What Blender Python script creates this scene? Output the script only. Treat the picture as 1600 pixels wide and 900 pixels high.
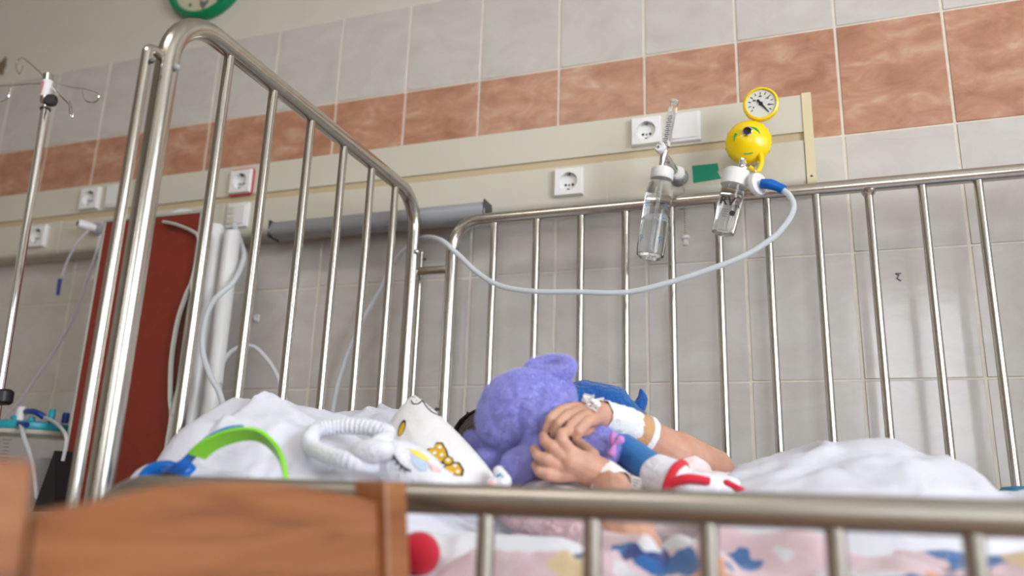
import bpy, math, random
from mathutils import Vector, Matrix, Euler, noise
random.seed(7)
for o in list(bpy.data.objects): bpy.data.objects.remove(o)
SC = bpy.context.scene; COL = SC.collection
PI = math.pi
# ------------------------------------------------------------------ camera
CAM = Vector((2.5953, -1.9988, 0.8632)); ROT = Euler((1.82779, -0.03168, 0.33730), 'XYZ'); FPX = 1238.14
cd = bpy.data.cameras.new('camera'); cam = bpy.data.objects.new('camera', cd); COL.objects.link(cam)
cam.location = CAM; cam.rotation_euler = ROT
cd.sensor_width = 36; cd.lens = FPX/1600*36; cd.clip_start = .02
cd.dof.use_dof = True; cd.dof.focus_distance = 1.62; cd.dof.aperture_fstop = 1.75
SC.camera = cam
# ------------------------------------------------------------------ world, lights, exposure
w = bpy.data.worlds.new('world'); SC.world = w; w.use_nodes = True
bg = w.node_tree.nodes['Background']; bg.inputs[0].default_value = (.80, .90, 1, 1); bg.inputs[1].default_value = 1.6
def area(name, loc, target, sx, sy, power, color):
    l = bpy.data.lights.new(name, 'AREA'); l.shape = 'RECTANGLE'; l.size = sx; l.size_y = sy; l.energy = power; l.color = color
    o = bpy.data.objects.new(name, l); COL.objects.link(o); o.location = loc
    o.rotation_euler = (Vector(target)-Vector(loc)).to_track_quat('-Z', 'Z').to_euler(); return o
area('daylight_side_window', (4.95, -2.3, 1.75), (0, -2.3, 1.6), 3.0, 1.5, 172, (.92, .96, 1))
area('daylight_rear_window', (3.6, -5.45, 1.85), (3.6, 0, 1.5), 1.0, 1.6, 30, (.95, .97, 1))
area('overhead_fill_light', (1.6, -2.4, 3.08), (1.6, -2.4, 0), 1.2, .6, 18, (1, .95, .88))  # added warm fill from above; the room has no lit ceiling lamp
SC.view_settings.view_transform = 'Standard'; SC.view_settings.look = 'None'; SC.view_settings.gamma = 1
SC.view_settings.exposure = 0.36; SC.view_settings.use_curve_mapping = False

# ------------------------------------------------------------------ helpers
RM = ROT.to_matrix()
def ray(px, py): return RM @ Vector(((px-800)/FPX, (450-py)/FPX, -1))
def WY(px, py, y): d = ray(px, py); return CAM + d*((y-CAM.y)/d.y)
def WX(px, py, x): d = ray(px, py); return CAM + d*((x-CAM.x)/d.x)
def WD(px, py, dep): return CAM + ray(px, py)*dep
def V(*a): return Vector(a)

def spline(pts, n=8, closed=False):
    pts = [Vector(p) for p in pts]
    if len(pts) < 3: return pts
    out = []; N = len(pts)
    rng = range(N if closed else N-1)
    for i in rng:
        if closed: p0, p1, p2, p3 = pts[i-1], pts[i], pts[(i+1) % N], pts[(i+2) % N]
        else: p0, p1, p2, p3 = pts[max(i-1, 0)], pts[i], pts[i+1], pts[min(i+2, N-1)]
        for k in range(n):
            t = k/n; t2 = t*t; t3 = t2*t
            out.append(.5*((2*p1)+(-p0+p2)*t+(2*p0-5*p1+4*p2-p3)*t2+(-p0+3*p1-3*p2+p3)*t3))
    if not closed: out.append(pts[-1])
    return out
def arc(c, r, a0, a1, e1, e2, n=8):
    c = Vector(c); e1 = Vector(e1); e2 = Vector(e2)
    return [c+e1*(r*math.cos(a0+(a1-a0)*i/n))+e2*(r*math.sin(a0+(a1-a0)*i/n)) for i in range(n+1)]
def basis(d):
    d = Vector(d).normalized(); a = V(0, 0, 1) if abs(d.z) < .9 else V(1, 0, 0)
    u = d.cross(a).normalized(); return u, d.cross(u).normalized(), d

class M:
    def __init__(s): s.v = []; s.f = []
    def add(s, vs, fs):
        b = len(s.v); s.v += [Vector(x) for x in vs]; s.f += [tuple(i+b for i in f) for f in fs]; return s
    def box(s, c, size, R=None, bev=0):
        x, y, z = [k/2 for k in size]; c = Vector(c)
        if bev <= 0:
            vs = [V(i*x, j*y, k*z) for i in (-1, 1) for j in (-1, 1) for k in (-1, 1)]
            fs = [(0, 1, 3, 2), (4, 6, 7, 5), (0, 4, 5, 1), (2, 3, 7, 6), (0, 2, 6, 4), (1, 5, 7, 3)]
        else:
            b = bev; vs = []; fs = []; idx = {}
            for i in (-1, 1):
                for j in (-1, 1):
                    for k in (-1, 1):
                        idx[i, j, k] = len(vs)
                        vs += [V(i*x, j*(y-b), k*(z-b)), V(i*(x-b), j*y, k*(z-b)), V(i*(x-b), j*(y-b), k*z)]
            def q(a, l): return [idx[t]+a for t in l]
            for i in (-1, 1):
                fs += [q(0, [(i, -1, -1), (i, 1, -1), (i, 1, 1), (i, -1, 1)][::i]), q(1, [(-1, i, -1), (-1, i, 1), (1, i, 1), (1, i, -1)][::i]), q(2, [(-1, -1, i), (1, -1, i), (1, 1, i), (-1, 1, i)][::i])]
            for i in (-1, 1):
                for j in (-1, 1):
                    A, B = idx[i, j, -1], idx[i, j, 1]; f = [A+0, A+1, B+1, B+0]; fs.append(f if i*j > 0 else f[::-1])
                    A, B = idx[i, -1, j], idx[i, 1, j]; f = [A+0, B+0, B+2, A+2]; fs.append(f if i*j > 0 else f[::-1])
                    A, B = idx[-1, i, j], idx[1, i, j]; f = [A+1, A+2, B+2, B+1]; fs.append(f if i*j > 0 else f[::-1])
            for (i, j, k), A in idx.items(): fs.append((A, A+1, A+2) if i*j*k > 0 else (A+2, A+1, A))
        if R is not None: vs = [R @ v for v in vs]
        return s.add([c+v for v in vs], fs)
    def tube(s, path, r, seg=12, cap=True, closed=False, flat=None):
        P = [Vector(p) for p in path]; n = len(P)
        rr = r if isinstance(r, (list, tuple)) else [r]*n
        if len(rr) != n: rr = [rr[min(int(i*(len(rr)-1)/(n-1)), len(rr)-2)]*(1-((i*(len(rr)-1)/(n-1)) % 1 if i < n-1 else 1))+rr[min(int(i*(len(rr)-1)/(n-1)), len(rr)-2)+1]*((i*(len(rr)-1)/(n-1)) % 1 if i < n-1 else 1) for i in range(n)]
        T = []
        for i in range(n):
            a = P[i-1] if (i > 0 or closed) else P[i]; b = P[(i+1) % n] if (i < n-1 or closed) else P[i]
            T.append((b-a).normalized())
        u = basis(T[0])[0]; vs = []
        for i in range(n):
            u = (u-T[i]*u.dot(T[i])).normalized(); v2 = T[i].cross(u)
            fl = flat or (1, 1)
            for k in range(seg):
                a = 2*PI*k/seg; vs.append(P[i]+u*(rr[i]*math.cos(a)*fl[0])+v2*(rr[i]*math.sin(a)*fl[1]))
        fs = []
        for i in range(n if closed else n-1):
            j = (i+1) % n
            for k in range(seg): l = (k+1) % seg; fs.append((i*seg+k, i*seg+l, j*seg+l, j*seg+k))
        if cap and not closed: fs += [tuple(range(seg))[::-1], tuple(range((n-1)*seg, n*seg))]
        return s.add(vs, fs)
    def ball(s, c, r, seg=16, rings=10, R=None):
        r = Vector(r) if isinstance(r, (tuple, list, Vector)) else V(r, r, r); c = Vector(c); vs = [V(0, 0, r.z)]
        for i in range(1, rings):
            t = PI*i/rings
            for k in range(seg): a = 2*PI*k/seg; vs.append(V(r.x*math.sin(t)*math.cos(a), r.y*math.sin(t)*math.sin(a), r.z*math.cos(t)))
        vs.append(V(0, 0, -r.z)); fs = []
        for k in range(seg): fs.append((0, 1+k, 1+(k+1) % seg)); e = len(vs)-1; b = 1+(rings-2)*seg; fs.append((e, b+(k+1) % seg, b+k))
        for i in range(rings-2):
            for k in range(seg): a = 1+i*seg; b = a+seg; fs.append((a+k, b+k, b+(k+1) % seg, a+(k+1) % seg))
        if R is not None: vs = [R @ v for v in vs]
        return s.add([c+v for v in vs], fs)
    def lathe(s, prof, o, d=(0, 0, 1), seg=24):          # prof: (radius, distance along d)
        u, v2, dd = basis(d); o = Vector(o); vs = []; fs = []
        for (r, h) in prof:
            for k in range(seg): a = 2*PI*k/seg; vs.append(o+dd*h+u*(r*math.cos(a))+v2*(r*math.sin(a)))
        for i in range(len(prof)-1):
            for k in range(seg): l = (k+1) % seg; fs.append((i*seg+k, i*seg+l, (i+1)*seg+l, (i+1)*seg+k))
        if prof[0][0] > 1e-6: fs.append(tuple(range(seg))[::-1])
        if prof[-1][0] > 1e-6: fs.append(tuple(range((len(prof)-1)*seg, len(prof)*seg)))
        return s.add(vs, fs)
    def cap(s, a, b, ra, rb, seg=14):                    # tapered capsule
        a = Vector(a); b = Vector(b); d = (b-a); L = d.length; prof = []
        for i in range(6): t = -PI/2+PI/2*i/5; prof.append((max(ra*math.cos(t), 1e-5), ra*math.sin(t)))
        for i in range(6): t = PI/2*i/5; prof.append((max(rb*math.cos(t), 1e-5), L+rb*math.sin(t)))
        return s.lathe(prof, a, d, seg)
    def poly(s, pts, n, th):                             # flat outline extruded by th along n
        n = Vector(n).normalized(); k = len(pts); a = [Vector(p) for p in pts]
        return s.add([p-n*th/2 for p in a]+[p+n*th/2 for p in a], [tuple(range(k))[::-1], tuple(range(k, 2*k))]+[(i, (i+1) % k, k+(i+1) % k, k+i) for i in range(k)])
    def grid(s, fn, nu, nv):
        vs = [fn(i/nu, j/nv) for i in range(nu+1) for j in range(nv+1)]
        return s.add(vs, [(i*(nv+1)+j, (i+1)*(nv+1)+j, (i+1)*(nv+1)+j+1, i*(nv+1)+j+1) for i in range(nu) for j in range(nv)])
    def mesh(s, name, off=V(0, 0, 0), smooth=True, sharp=40):
        me = bpy.data.meshes.new(name); me.from_pydata([v-off for v in s.v], [], s.f); me.update()
        if smooth:
            me.shade_smooth()
            try: me.set_sharp_from_angle(angle=math.radians(sharp))
            except Exception: pass
        return me
    def build(s, name, mat, parent=None, smooth=True, loc=None, sharp=40, **kw):
        off = wloc(parent) if parent else (Vector(loc) if loc is not None else V(0, 0, 0))
        if parent is None and loc is None and s.v:
            n = len(s.v); off = V(sum(v.x for v in s.v)/n, sum(v.y for v in s.v)/n, min(v.z for v in s.v))
        o = bpy.data.objects.new(name, s.mesh(name, off, smooth, sharp)); COL.objects.link(o)
        if mat: o.data.materials.append(mat)
        if parent: o.parent = parent
        else: o.location = off
        for k, x in kw.items(): o[k] = x
        return o
def wloc(o):
    v = Vector(o.location)
    while o.parent: o = o.parent; v += Vector(o.location)
    return v
def thing(name, label, cat, loc, group=None):
    o = bpy.data.objects.new(name, None); COL.objects.link(o); o.location = loc; o.empty_display_size = .05
    o['label'] = label; o['category'] = cat
    if group: o['group'] = group
    return o
def struct(o): o['kind'] = 'structure'; return o
def instance(me, name, loc, parent=None):
    o = bpy.data.objects.new(name, me); COL.objects.link(o)
    if parent: o.parent = parent; o.location = Vector(loc)-wloc(parent)
    else: o.location = loc
    return o
def remesh(o, vox, it=6, fac=.6, fuzz=0, fs=60):
    m = o.modifiers.new('r', 'REMESH'); m.mode = 'VOXEL'; m.voxel_size = vox; m.use_smooth_shade = True
    if it: k = o.modifiers.new('s', 'SMOOTH'); k.iterations = it; k.factor = fac
    dg = bpy.context.evaluated_depsgraph_get(); dg.update()
    me = bpy.data.meshes.new_from_object(o.evaluated_get(dg)); mats = list(o.data.materials)
    o.modifiers.clear(); o.data = me
    if not me.materials:
        for x in mats: me.materials.append(x)
    if fuzz:
        me.update(); co = [v.co+v.normal*(fuzz*noise.noise(v.co*fs)+fuzz*.6*noise.noise(v.co*fs*2.7)) for v in me.vertices]
        for v, c in zip(me.vertices, co): v.co = c
    me.shade_smooth(); me.update(); return o

def fur(o, length, dens):                                   # short plush pile
    area_ = sum(p.area for p in o.data.polygons); ps = o.modifiers.new('pile', 'PARTICLE_SYSTEM'); st = ps.particle_system.settings
    st.type = 'HAIR'; st.count = int(area_*dens); st.hair_length = length; st.hair_step = 2; st.root_radius = .32; st.tip_radius = .08; st.radius_scale = .001
    st.use_advanced_hair = True; st.factor_random = length*.45; st.brownian_factor = length*.2; st.emit_from = 'FACE'; st.display_step = 2; st.render_step = 2; st.material = 1

# ------------------------------------------------------------------ materials
def mat(name, col, rough=.5, metal=0, spec=.5, trans=0, ior=1.45, sheen=0, sss=0, alpha=1, coat=0, emis=None):
    m = bpy.data.materials.new(name); m.use_nodes = True; b = m.node_tree.nodes['Principled BSDF']; I = b.inputs
    I['Base Color'].default_value = (*col, 1); I['Roughness'].default_value = rough; I['Metallic'].default_value = metal
    I['Specular IOR Level'].default_value = spec; I['Transmission Weight'].default_value = trans; I['IOR'].default_value = ior
    I['Sheen Weight'].default_value = sheen; I['Subsurface Weight'].default_value = sss; I['Alpha'].default_value = alpha; I['Coat Weight'].default_value = coat
    if sss: I['Subsurface Radius'].default_value = (.012, .005, .003); I['Subsurface Scale'].default_value = 1
    return m
def nd(m, t, **k):
    n = m.node_tree.nodes.new(t)
    for a, b in k.items():
        if a in n.inputs.keys() and not hasattr(type(n), a): n.inputs[a].default_value = b
        else: setattr(n, a, b)
    return n
def ln(m, a, b): m.node_tree.links.new(a, b)
def bsdf(m): return m.node_tree.nodes['Principled BSDF']
def coords(m, rnd=False, kind='Object', scale=(1, 1, 1)):
    tc = nd(m, 'ShaderNodeTexCoord'); mp = nd(m, 'ShaderNodeMapping'); mp.inputs['Scale'].default_value = scale
    ln(m, tc.outputs[kind], mp.inputs[0])
    if rnd:
        oi = nd(m, 'ShaderNodeObjectInfo'); mul = nd(m, 'ShaderNodeMath', operation='MULTIPLY'); mul.inputs[1].default_value = 57
        ln(m, oi.outputs['Random'], mul.inputs[0]); ln(m, mul.outputs[0], mp.inputs['Location'])
    return mp.outputs[0]
def ramp(m, fac, stops):
    r = nd(m, 'ShaderNodeValToRGB'); e = r.color_ramp.elements
    while len(e) < len(stops): e.new(.5)
    for k, (p, c) in enumerate(stops): e[k].position = p; e[k].color = (*c, 1)
    ln(m, fac, r.inputs[0]); return r.outputs[0]
def noise_n(m, vec, scale, detail=5, rough=.55, dist=0):
    n = nd(m, 'ShaderNodeTexNoise'); n.inputs['Scale'].default_value = scale; n.inputs['Detail'].default_value = detail; n.inputs['Roughness'].default_value = rough; n.inputs['Distortion'].default_value = dist
    ln(m, vec, n.inputs['Vector']); return n.outputs[0]
def bump(m, h, s, d=.01):
    b = nd(m, 'ShaderNodeBump'); b.inputs['Strength'].default_value = s; b.inputs['Distance'].default_value = d
    ln(m, h, b.inputs['Height']); ln(m, b.outputs[0], bsdf(m).inputs['Normal'])
def mottled(name, stops, scale, rough, bs=.1, bscale=40, rnd=True, dist=1.2, bd=.002, vs=(1, 1, 1), **k):
    m = mat(name, stops[0][1], rough, **k); v = coords(m, rnd, scale=vs)
    ln(m, ramp(m, noise_n(m, v, scale, 8, .62, dist), stops), bsdf(m).inputs['Base Color'])
    if bs: bump(m, noise_n(m, v, bscale, 4), bs, bd)
    return m
TILE = mottled('pale_tile', [(.2, (.515, .475, .437)), (.5, (.575, .545, .515)), (.8, (.635, .612, .59))], 7, .12, .25, 26, vs=(.8, 1, 1.3), bd=.0015)
TERRA = mottled('terracotta_tile', [(.28, (.34, .155, .095)), (.45, (.44, .215, .135)), (.56, (.50, .27, .175)), (.74, (.60, .42, .31))], 12, .33, .25, 26, vs=(.8, 1, 1.5), dist=.5, bd=.0012)
GROUT = mottled('grout', [(.3, (.66, .60, .51)), (.7, (.74, .69, .60))], 30, .85, .2, 200, False)
PAINT = mottled('wall_paint', [(.3, (.62, .59, .53)), (.7, (.65, .62, .56))], 3, .7, .15, 220, False)
FLOORM = mottled('floor_lino', [(.3, (.30, .20, .13)), (.7, (.38, .26, .18))], 9, .4, 0, 1, False)
STEEL = mottled('stainless_steel', [(.3, (.50, .47, .425)), (.7, (.58, .55, .50))], 30, .21, .04, 300, False, metal=1, vs=(1, 1, .2))
SATIN = mottled('satin_steel', [(.3, (.38, .355, .315)), (.7, (.43, .40, .36))], 30, .40, .04, 300, False, metal=1, vs=(.3, 1, 1))
CHROME = mat('chrome', (.8, .8, .8), .08, 1)
DARKM = mat('dark_metal', (.12, .12, .13), .35, 1)
IVORY = mottled('ivory_panel', [(.3, (.60, .57, .485)), (.7, (.62, .59, .505))], 4, .38, .03, 200, False)
BEIGE = mat('beige_channel', (.55, .45, .28), .5)
YELL = mat('ivory_edge', (.70, .62, .40), .4)
WHITEP = mat('white_plastic', (.78, .78, .78), .3)
GREYP = mat('grey_plastic', (.30, .31, .33), .35)
BLACKP = mat('black_plastic', (.015, .015, .018), .4)
REDP = mat('red_plastic', (.55, .03, .04), .4)
BLUEP = mat('blue_plastic', (.0, .12, .50), .35)
TEAL = mat('teal_plastic', (.02, .36, .48), .35)
DBLUE = mat('navy_plastic', (.01, .04, .25), .35)
YELLOW = mat('yellow_plastic', (.93, .66, .0), .3, coat=.3)
GREENC = mat('green_plastic', (.0, .22, .09), .35)
LIME = mat('lime_plastic', (.22, .62, .02), .35)
TAPE = mat('green_tape', (.0, .30, .17), .6)
GLASS = mat('clear_glass', (.97, .99, .99), .03, trans=1, ior=1.3)
WATER = mat('water', (.95, .98, 1), .0, trans=1, ior=1.2)
CLEAR = mat('clear_plastic', (.92, .95, .97), .12, trans=.9, ior=1.2)
TUBE = mat('silicone_tube', (.78, .82, .86), .3, trans=.35, ior=1.15)
TUBE2 = mat('lavender_tube', (.76, .74, .82), .35, trans=.4, ior=1.15)
INK = mat('black_ink', (.015, .015, .02), .6)
INKG = mat('grey_ink', (.16, .16, .18), .6)
INKB = mat('blue_ink', (.05, .25, .50), .6)
INKR = mat('red_ink', (.6, .05, .05), .6)
PAPER = mat('paper', (.82, .80, .80), .6)
DIAL = mat('dial_face', (.66, .66, .60), .5)
CREAM = mat('clock_face', (.62, .56, .42), .5)
REDB = mottled('red_laminate', [(.3, (.20, .025, .012)), (.7, (.25, .033, .017))], 10, .38, .03, 300, False)
GREYF = mat('grey_frame', (.42, .42, .38), .4)
def wood():
    m = mat('orange_beech', (.45, .2, .08), .38); v = coords(m, True, scale=(1, 1, 1))
    mp = nd(m, 'ShaderNodeMapping'); mp.inputs['Scale'].default_value = (3, 3, 26); ln(m, v, mp.inputs[0])
    ln(m, ramp(m, noise_n(m, mp.outputs[0], 1.2, 6, .6, 1.5), [(.3, (.15, .048, .016)), (.5, (.245, .088, .030)), (.72, (.31, .125, .047))]), bsdf(m).inputs['Base Color'])
    bump(m, noise_n(m, mp.outputs[0], 6, 4), .08, .002); return m
WOOD = wood()
def cloth(name, stops, scale=6, weave=900, s=.25, fold=0, sheen=.2, **k):
    m = mat(name, stops[0][1], .85, sheen=sheen, **k); v = coords(m)
    ln(m, ramp(m, noise_n(m, v, scale, 4), stops), bsdf(m).inputs['Base Color'])
    a = noise_n(m, v, weave, 2)
    if fold:
        b = noise_n(m, v, fold, 5, .5, 1.5); mx = nd(m, 'ShaderNodeMath', operation='MULTIPLY_ADD'); mx.inputs[1].default_value = 9
        ln(m, b, mx.inputs[0]); ln(m, a, mx.inputs[2]); a = mx.outputs[0]
    bump(m, a, s, .0015); return m
SHEET = cloth('white_linen', [(.3, (.64, .65, .74)), (.7, (.69, .70, .79))], fold=9, s=.5)
SHEET2 = cloth('mattress_sheet', [(.3, (.68, .70, .76)), (.7, (.72, .74, .80))], fold=6)
PURPLE = cloth('purple_plush', [(.3, (.43, .43, .90)), (.55, (.49, .49, .94)), (.8, (.56, .56, .97))], 26, 420, .5, sheen=.3)
BLUEPL = cloth('royal_blue_plush', [(.3, (.0, .065, .29)), (.7, (.0, .105, .38))], 18, 500, .6, fold=60, sheen=.3)
BLUEL = cloth('blue_fabric', [(.3, (.01, .13, .38)), (.7, (.02, .17, .46))], 18, 700, .3)
WPLUSH = cloth('white_plush', [(.3, (.72, .73, .80)), (.7, (.78, .79, .86))], 20, 500, .4, fold=90, sheen=.4)
WPLUSH2 = cloth('grey_white_plush', [(.3, (.66, .67, .74)), (.7, (.73, .74, .81))], 20, 500, .4, fold=90, sheen=.4)
REDF = cloth('red_fabric', [(.3, (.55, .01, .03)), (.7, (.62, .015, .04))], 18, 600, .3)
PINKF = cloth('pink_satin', [(.3, (.50, .20, .55)), (.7, (.58, .28, .62))], 18, 600, .2)
CUSH = cloth('cushion_cotton', [(.3, (.70, .69, .70)), (.7, (.75, .74, .75))], 8, 700, .3, fold=14)
GAUZE = cloth('gauze_bandage', [(.3, (.82, .83, .85)), (.7, (.88, .89, .90))], 60, 260, .5, fold=140)
TAN = cloth('tan_tape', [(.3, (.52, .28, .13)), (.7, (.58, .33, .17))], 30, 500, .4, fold=60)
GOLD = mat('gold_print', (.62, .36, .02), .8); YPR = mat('yellow_print', (.80, .66, .12), .8); BPR = mat('pale_blue_print', (.42, .52, .66), .8); PPR = mat('pink_print', (.80, .50, .48), .8)
WPR = mat('white_print', (.8, .78, .72), .8)
def skin():
    m = mat('skin', (.62, .35, .24), .5, sss=.25); v = coords(m)
    ln(m, ramp(m, noise_n(m, v, 22, 5), [(.3, (.50, .255, .175)), (.7, (.60, .36, .27))]), bsdf(m).inputs['Base Color'])
    bump(m, noise_n(m, v, 260, 3), .25, .001); return m
SKIN = skin()
HAIR = cloth('dark_brown_hair', [(.3, (.035, .018, .012)), (.7, (.07, .035, .022))], 60, 300, .8, fold=160)
SHIRT = cloth('white_pink_shirt', [(.35, (.78, .76, .80)), (.62, (.80, .62, .62))], 30, 700, .4, fold=20)
def fleece():
    m = mat('printed_fleece', (.7, .5, .55), .95, sheen=.5); v = coords(m)
    wv = nd(m, 'ShaderNodeTexVoronoi'); wv.inputs['Scale'].default_value = 24
    nz = nd(m, 'ShaderNodeTexNoise'); nz.inputs['Scale'].default_value = 16; ln(m, v, nz.inputs['Vector'])
    mx = nd(m, 'ShaderNodeVectorMath', operation='MULTIPLY_ADD'); mx.inputs[1].default_value = (.06, .06, .06); ln(m, nz.outputs['Color'], mx.inputs[0]); ln(m, v, mx.inputs[2])
    ln(m, mx.outputs[0], wv.inputs['Vector'])
    sp = nd(m, 'ShaderNodeSeparateColor'); ln(m, wv.outputs['Color'], sp.inputs[0])
    r = nd(m, 'ShaderNodeValToRGB'); r.color_ramp.interpolation = 'CONSTANT'; e = r.color_ramp.elements
    st = [(0, (.72, .53, .59)), (.50, (.03, .05, .25)), (.58, (.74, .57, .62)), (.70, (.74, .35, .20)), (.77, (.02, .14, .42)), (.84, (.76, .76, .82)), (.91, (.76, .60, .36)), (.95, (.74, .57, .62))]
    while len(e) < len(st): e.new(.5)
    for k, (p, c) in enumerate(st): e[k].position = p; e[k].color = (*c, 1)
    ln(m, sp.outputs[0], r.inputs[0]); ln(m, r.outputs[0], bsdf(m).inputs['Base Color'])
    bump(m, noise_n(m, v, 260, 4, .7), .9, .003); return m
FLEECE = fleece()
PINKFL = cloth('pink_fleece', [(.3, (.68, .42, .50)), (.6, (.74, .54, .60)), (.8, (.78, .68, .72))], 22, 260, 1, fold=60)

def text_mesh(body, size, O, ex, ey, name, m, parent, th=.0004):
    c = bpy.data.curves.new('t', 'FONT'); c.body = body; c.size = size; c.align_x = 'CENTER'; c.align_y = 'CENTER'; c.extrude = th; c.offset = size*.028
    o = bpy.data.objects.new('t', c); COL.objects.link(o); dg = bpy.context.evaluated_depsgraph_get(); dg.update()
    me = bpy.data.meshes.new_from_object(o.evaluated_get(dg)); bpy.data.objects.remove(o); bpy.data.curves.remove(c)
    ex = Vector(ex).normalized(); ey = Vector(ey).normalized(); ez = ex.cross(ey); off = wloc(parent)
    for v in me.vertices: v.co = Vector(O)+ex*v.co.x+ey*v.co.y+ez*v.co.z-off
    me.materials.clear(); me.materials.append(m); ob = bpy.data.objects.new(name, me); COL.objects.link(ob); ob.parent = parent; return ob

# ================================================================== SETTING
TW, TH, Z0 = .25, .3097, 1.15
ZP = Z0+4*TH                                              # paint starts here
XL, XR, YF, ZC = -2.6, 4.9, -5.4, 3.1
wb = struct(M().box(((XL+XR)/2, .062, ZP/2), (XR-XL, .12, ZP)).build('wall_back', GROUT, smooth=False, loc=(1, .065, 0)))
wu = M().box(((XL+XR)/2, .065, (ZC+ZP)/2), (XR-XL, .126, ZC-ZP)).build('painted_upper_wall', PAINT, wb, smooth=False)
tm = M().box((0, 0, 0), (TW-.0068, .010, TH-.0045), bev=.0015).mesh('tile'); tm.materials.append(TILE)
tt = M().box((0, 0, 0), (TW-.0068, .010, TH-.0045), bev=.0015).mesh('tile_terracotta'); tt.materials.append(TERRA)
for r in range(-3, 4):
    for c in range(-6, 19):
        z = Z0+(r+.5)*TH
        if z-TH/2 < -.0: continue
        t = instance(tt if r == 2 else tm, 'tile', ((c+.5)*TW, .005+random.uniform(-.0004, .0004), z), wb)
        t.rotation_euler = (random.uniform(-.002, .002), 0, random.uniform(-.002, .002))
struct(M().box(((XL+XR)/2, YF/2, -.05), (XR-XL+.4, -YF+.4, .1)).build('floor', FLOORM, smooth=False))
struct(M().box(((XL+XR)/2, YF/2, ZC+.05), (XR-XL+.4, -YF+.4, .1)).build('ceiling', PAINT, smooth=False))
struct(M().box((XL-.06, YF/2, ZC/2), (.12, -YF+.3, ZC)).build('wall_left', PAINT, smooth=False))
m = M(); m.box((XR+.06, YF/2, .5), (.12, -YF+.2, 1.0)).box((XR+.06, YF/2, (2.5+ZC)/2), (.12, -YF+.2, ZC-2.5)).box((XR+.06, -.35, 1.75), (.12, .9, 1.5)).box((XR+.06, -4.65, 1.75), (.12, 1.7, 1.5))
struct(m.build('wall_right', PAINT, smooth=False))
m = M(); m.box(((XL+XR)/2, YF-.06, .525), (XR-XL, .12, 1.05)).box(((XL+XR)/2, YF-.06, (2.65+ZC)/2), (XR-XL, .12, ZC-2.65)).box(((XL+3.1)/2, YF-.06, 1.85), (3.1-XL, .12, 1.6)).box(((XR+4.1)/2, YF-.06, 1.85), (XR-4.1, .12, 1.6))
struct(m.build('wall_front', PAINT, smooth=False))
def winframe(name, c, wx, wz, axis):
    m = M(); d = .06; c = Vector(c); e = V(1, 0, 0) if axis == 'x' else V(0, 1, 0)
    def b(u, z, su, sz): m.box(c+e*u+V(0, 0, z), (su, d, sz) if axis == 'x' else (d, su, sz))
    b(-wx/2+.03, 0, .06, wz); b(wx/2-.03, 0, .06, wz); b(0, 0, .07, wz); b(0, wz/2-.03, wx, .06); b(0, -wz/2+.03, wx, .06)
    return struct(m.build(name, WHITEP, smooth=False))
winframe('window_1', (XR+.0, -2.3, 1.75), 3.0, 1.5, 'y'); winframe('window_2', (3.6, YF+.02, 1.85), 1.0, 1.6, 'x')
# small fixings on the back wall
def hook(px, py):
    p = WY(px, py, -.004); t = thing('wall_hook', 'small white adhesive hook on the tiles, %s' % ('left of the red board' if px < 300 else 'between head rail bars'), 'hook', (p.x, -.001, p.z-.012), None)
    M().box((p.x, -.0025, p.z), (.016, .004, .024), bev=.001).build('base_plate', WHITEP, t); M().tube(spline([(p.x, -.004, p.z), (p.x, -.014, p.z-.006), (p.x, -.016, p.z+.004)], 4), .0022, 8).build('hook_arm', WHITEP, t)
hook(148, 434); hook(401, 497)
p = WY(1404, 430, 0)
m = M().tube(spline([p+V(-.006, -.0012, .004), p+V(0, -.0012, .0), p+V(-.003, -.0012, -.008), p+V(.004, -.0012, -.014)], 5), .0016, 6)
m.tube([p+V(-.006, -.0012, .004), p+V(.006, -.0012, .004)], .0014, 6); o = m.build('wall_mark', INKG); o['label'] = 'small dark curled mark on the pale tile right of the suction bottles'; o['category'] = 'mark'
p = WY(4, 104, 0)
m = M().poly([p+V(a, -.0015, b) for a, b in [(-.05, .01), (-.04, .03), (-.02, .02), (0, .032), (.008, .045), (.014, .03), (.02, .0), (.012, -.02), (.016, -.045), (.0, -.032), (-.012, -.04), (-.03, -.022), (-.045, -.03)]], (0, 1, 0), .002)
o = m.build('wall_sticker', mat('brown_sticker', (.20, .14, .10), .7), smooth=False); o['label'] = 'brown sticker cut out on the painted wall at far left'; o['category'] = 'sticker'

# ------------------------------------------------------------------ service panel (bed head trunking)
XE = 2.655
pn = thing('service_panel', 'long ivory two-tier bed head service panel across the tiled wall', 'wall panel', (.6, 0, 1.615))
def trunk(z0, z1, x0, x1, front=.08, rad=.02, low=True):
    prof = [(-.002, z1), (-front, z1), ]
    if low: prof += [(-front-.0*0, z0+rad)]+[(-front+rad-rad*math.cos(a), z0+rad-rad*math.sin(a)) for a in (PI/8, PI/4, 3*PI/8, PI/2)]
    else: prof += [(-front, z0)]
    prof += [(-.002, z0)]
    n = len(prof); return M().add([V(x0, y, z) for y, z in prof]+[V(x1, y, z) for y, z in prof], [tuple(range(n))[::-1], tuple(range(n, 2*n))]+[(i, (i+1) % n, n+(i+1) % n, n+i) for i in range(n)])
trunk(1.755, 1.855, -1.6, XE, low=False).build('upper_cover', IVORY, pn, sharp=25)
trunk(1.73, 1.7565, -1.6, XE, .074, low=False).build('channel', BEIGE, pn, sharp=25)
xs = [-1.6, -.55, .241, .92, 2.1555, XE]
for a, b in zip(xs[:-1], xs[1:]): trunk(1.615, 1.732, a+.0015, b-.0015, .08).build('lower_cover', IVORY, pn, sharp=25)
for x in xs[1:-1]: trunk(1.614, 1.733, x-.006, x+.006, .0812).build('joint_strip', IVORY, pn, sharp=25)
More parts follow.
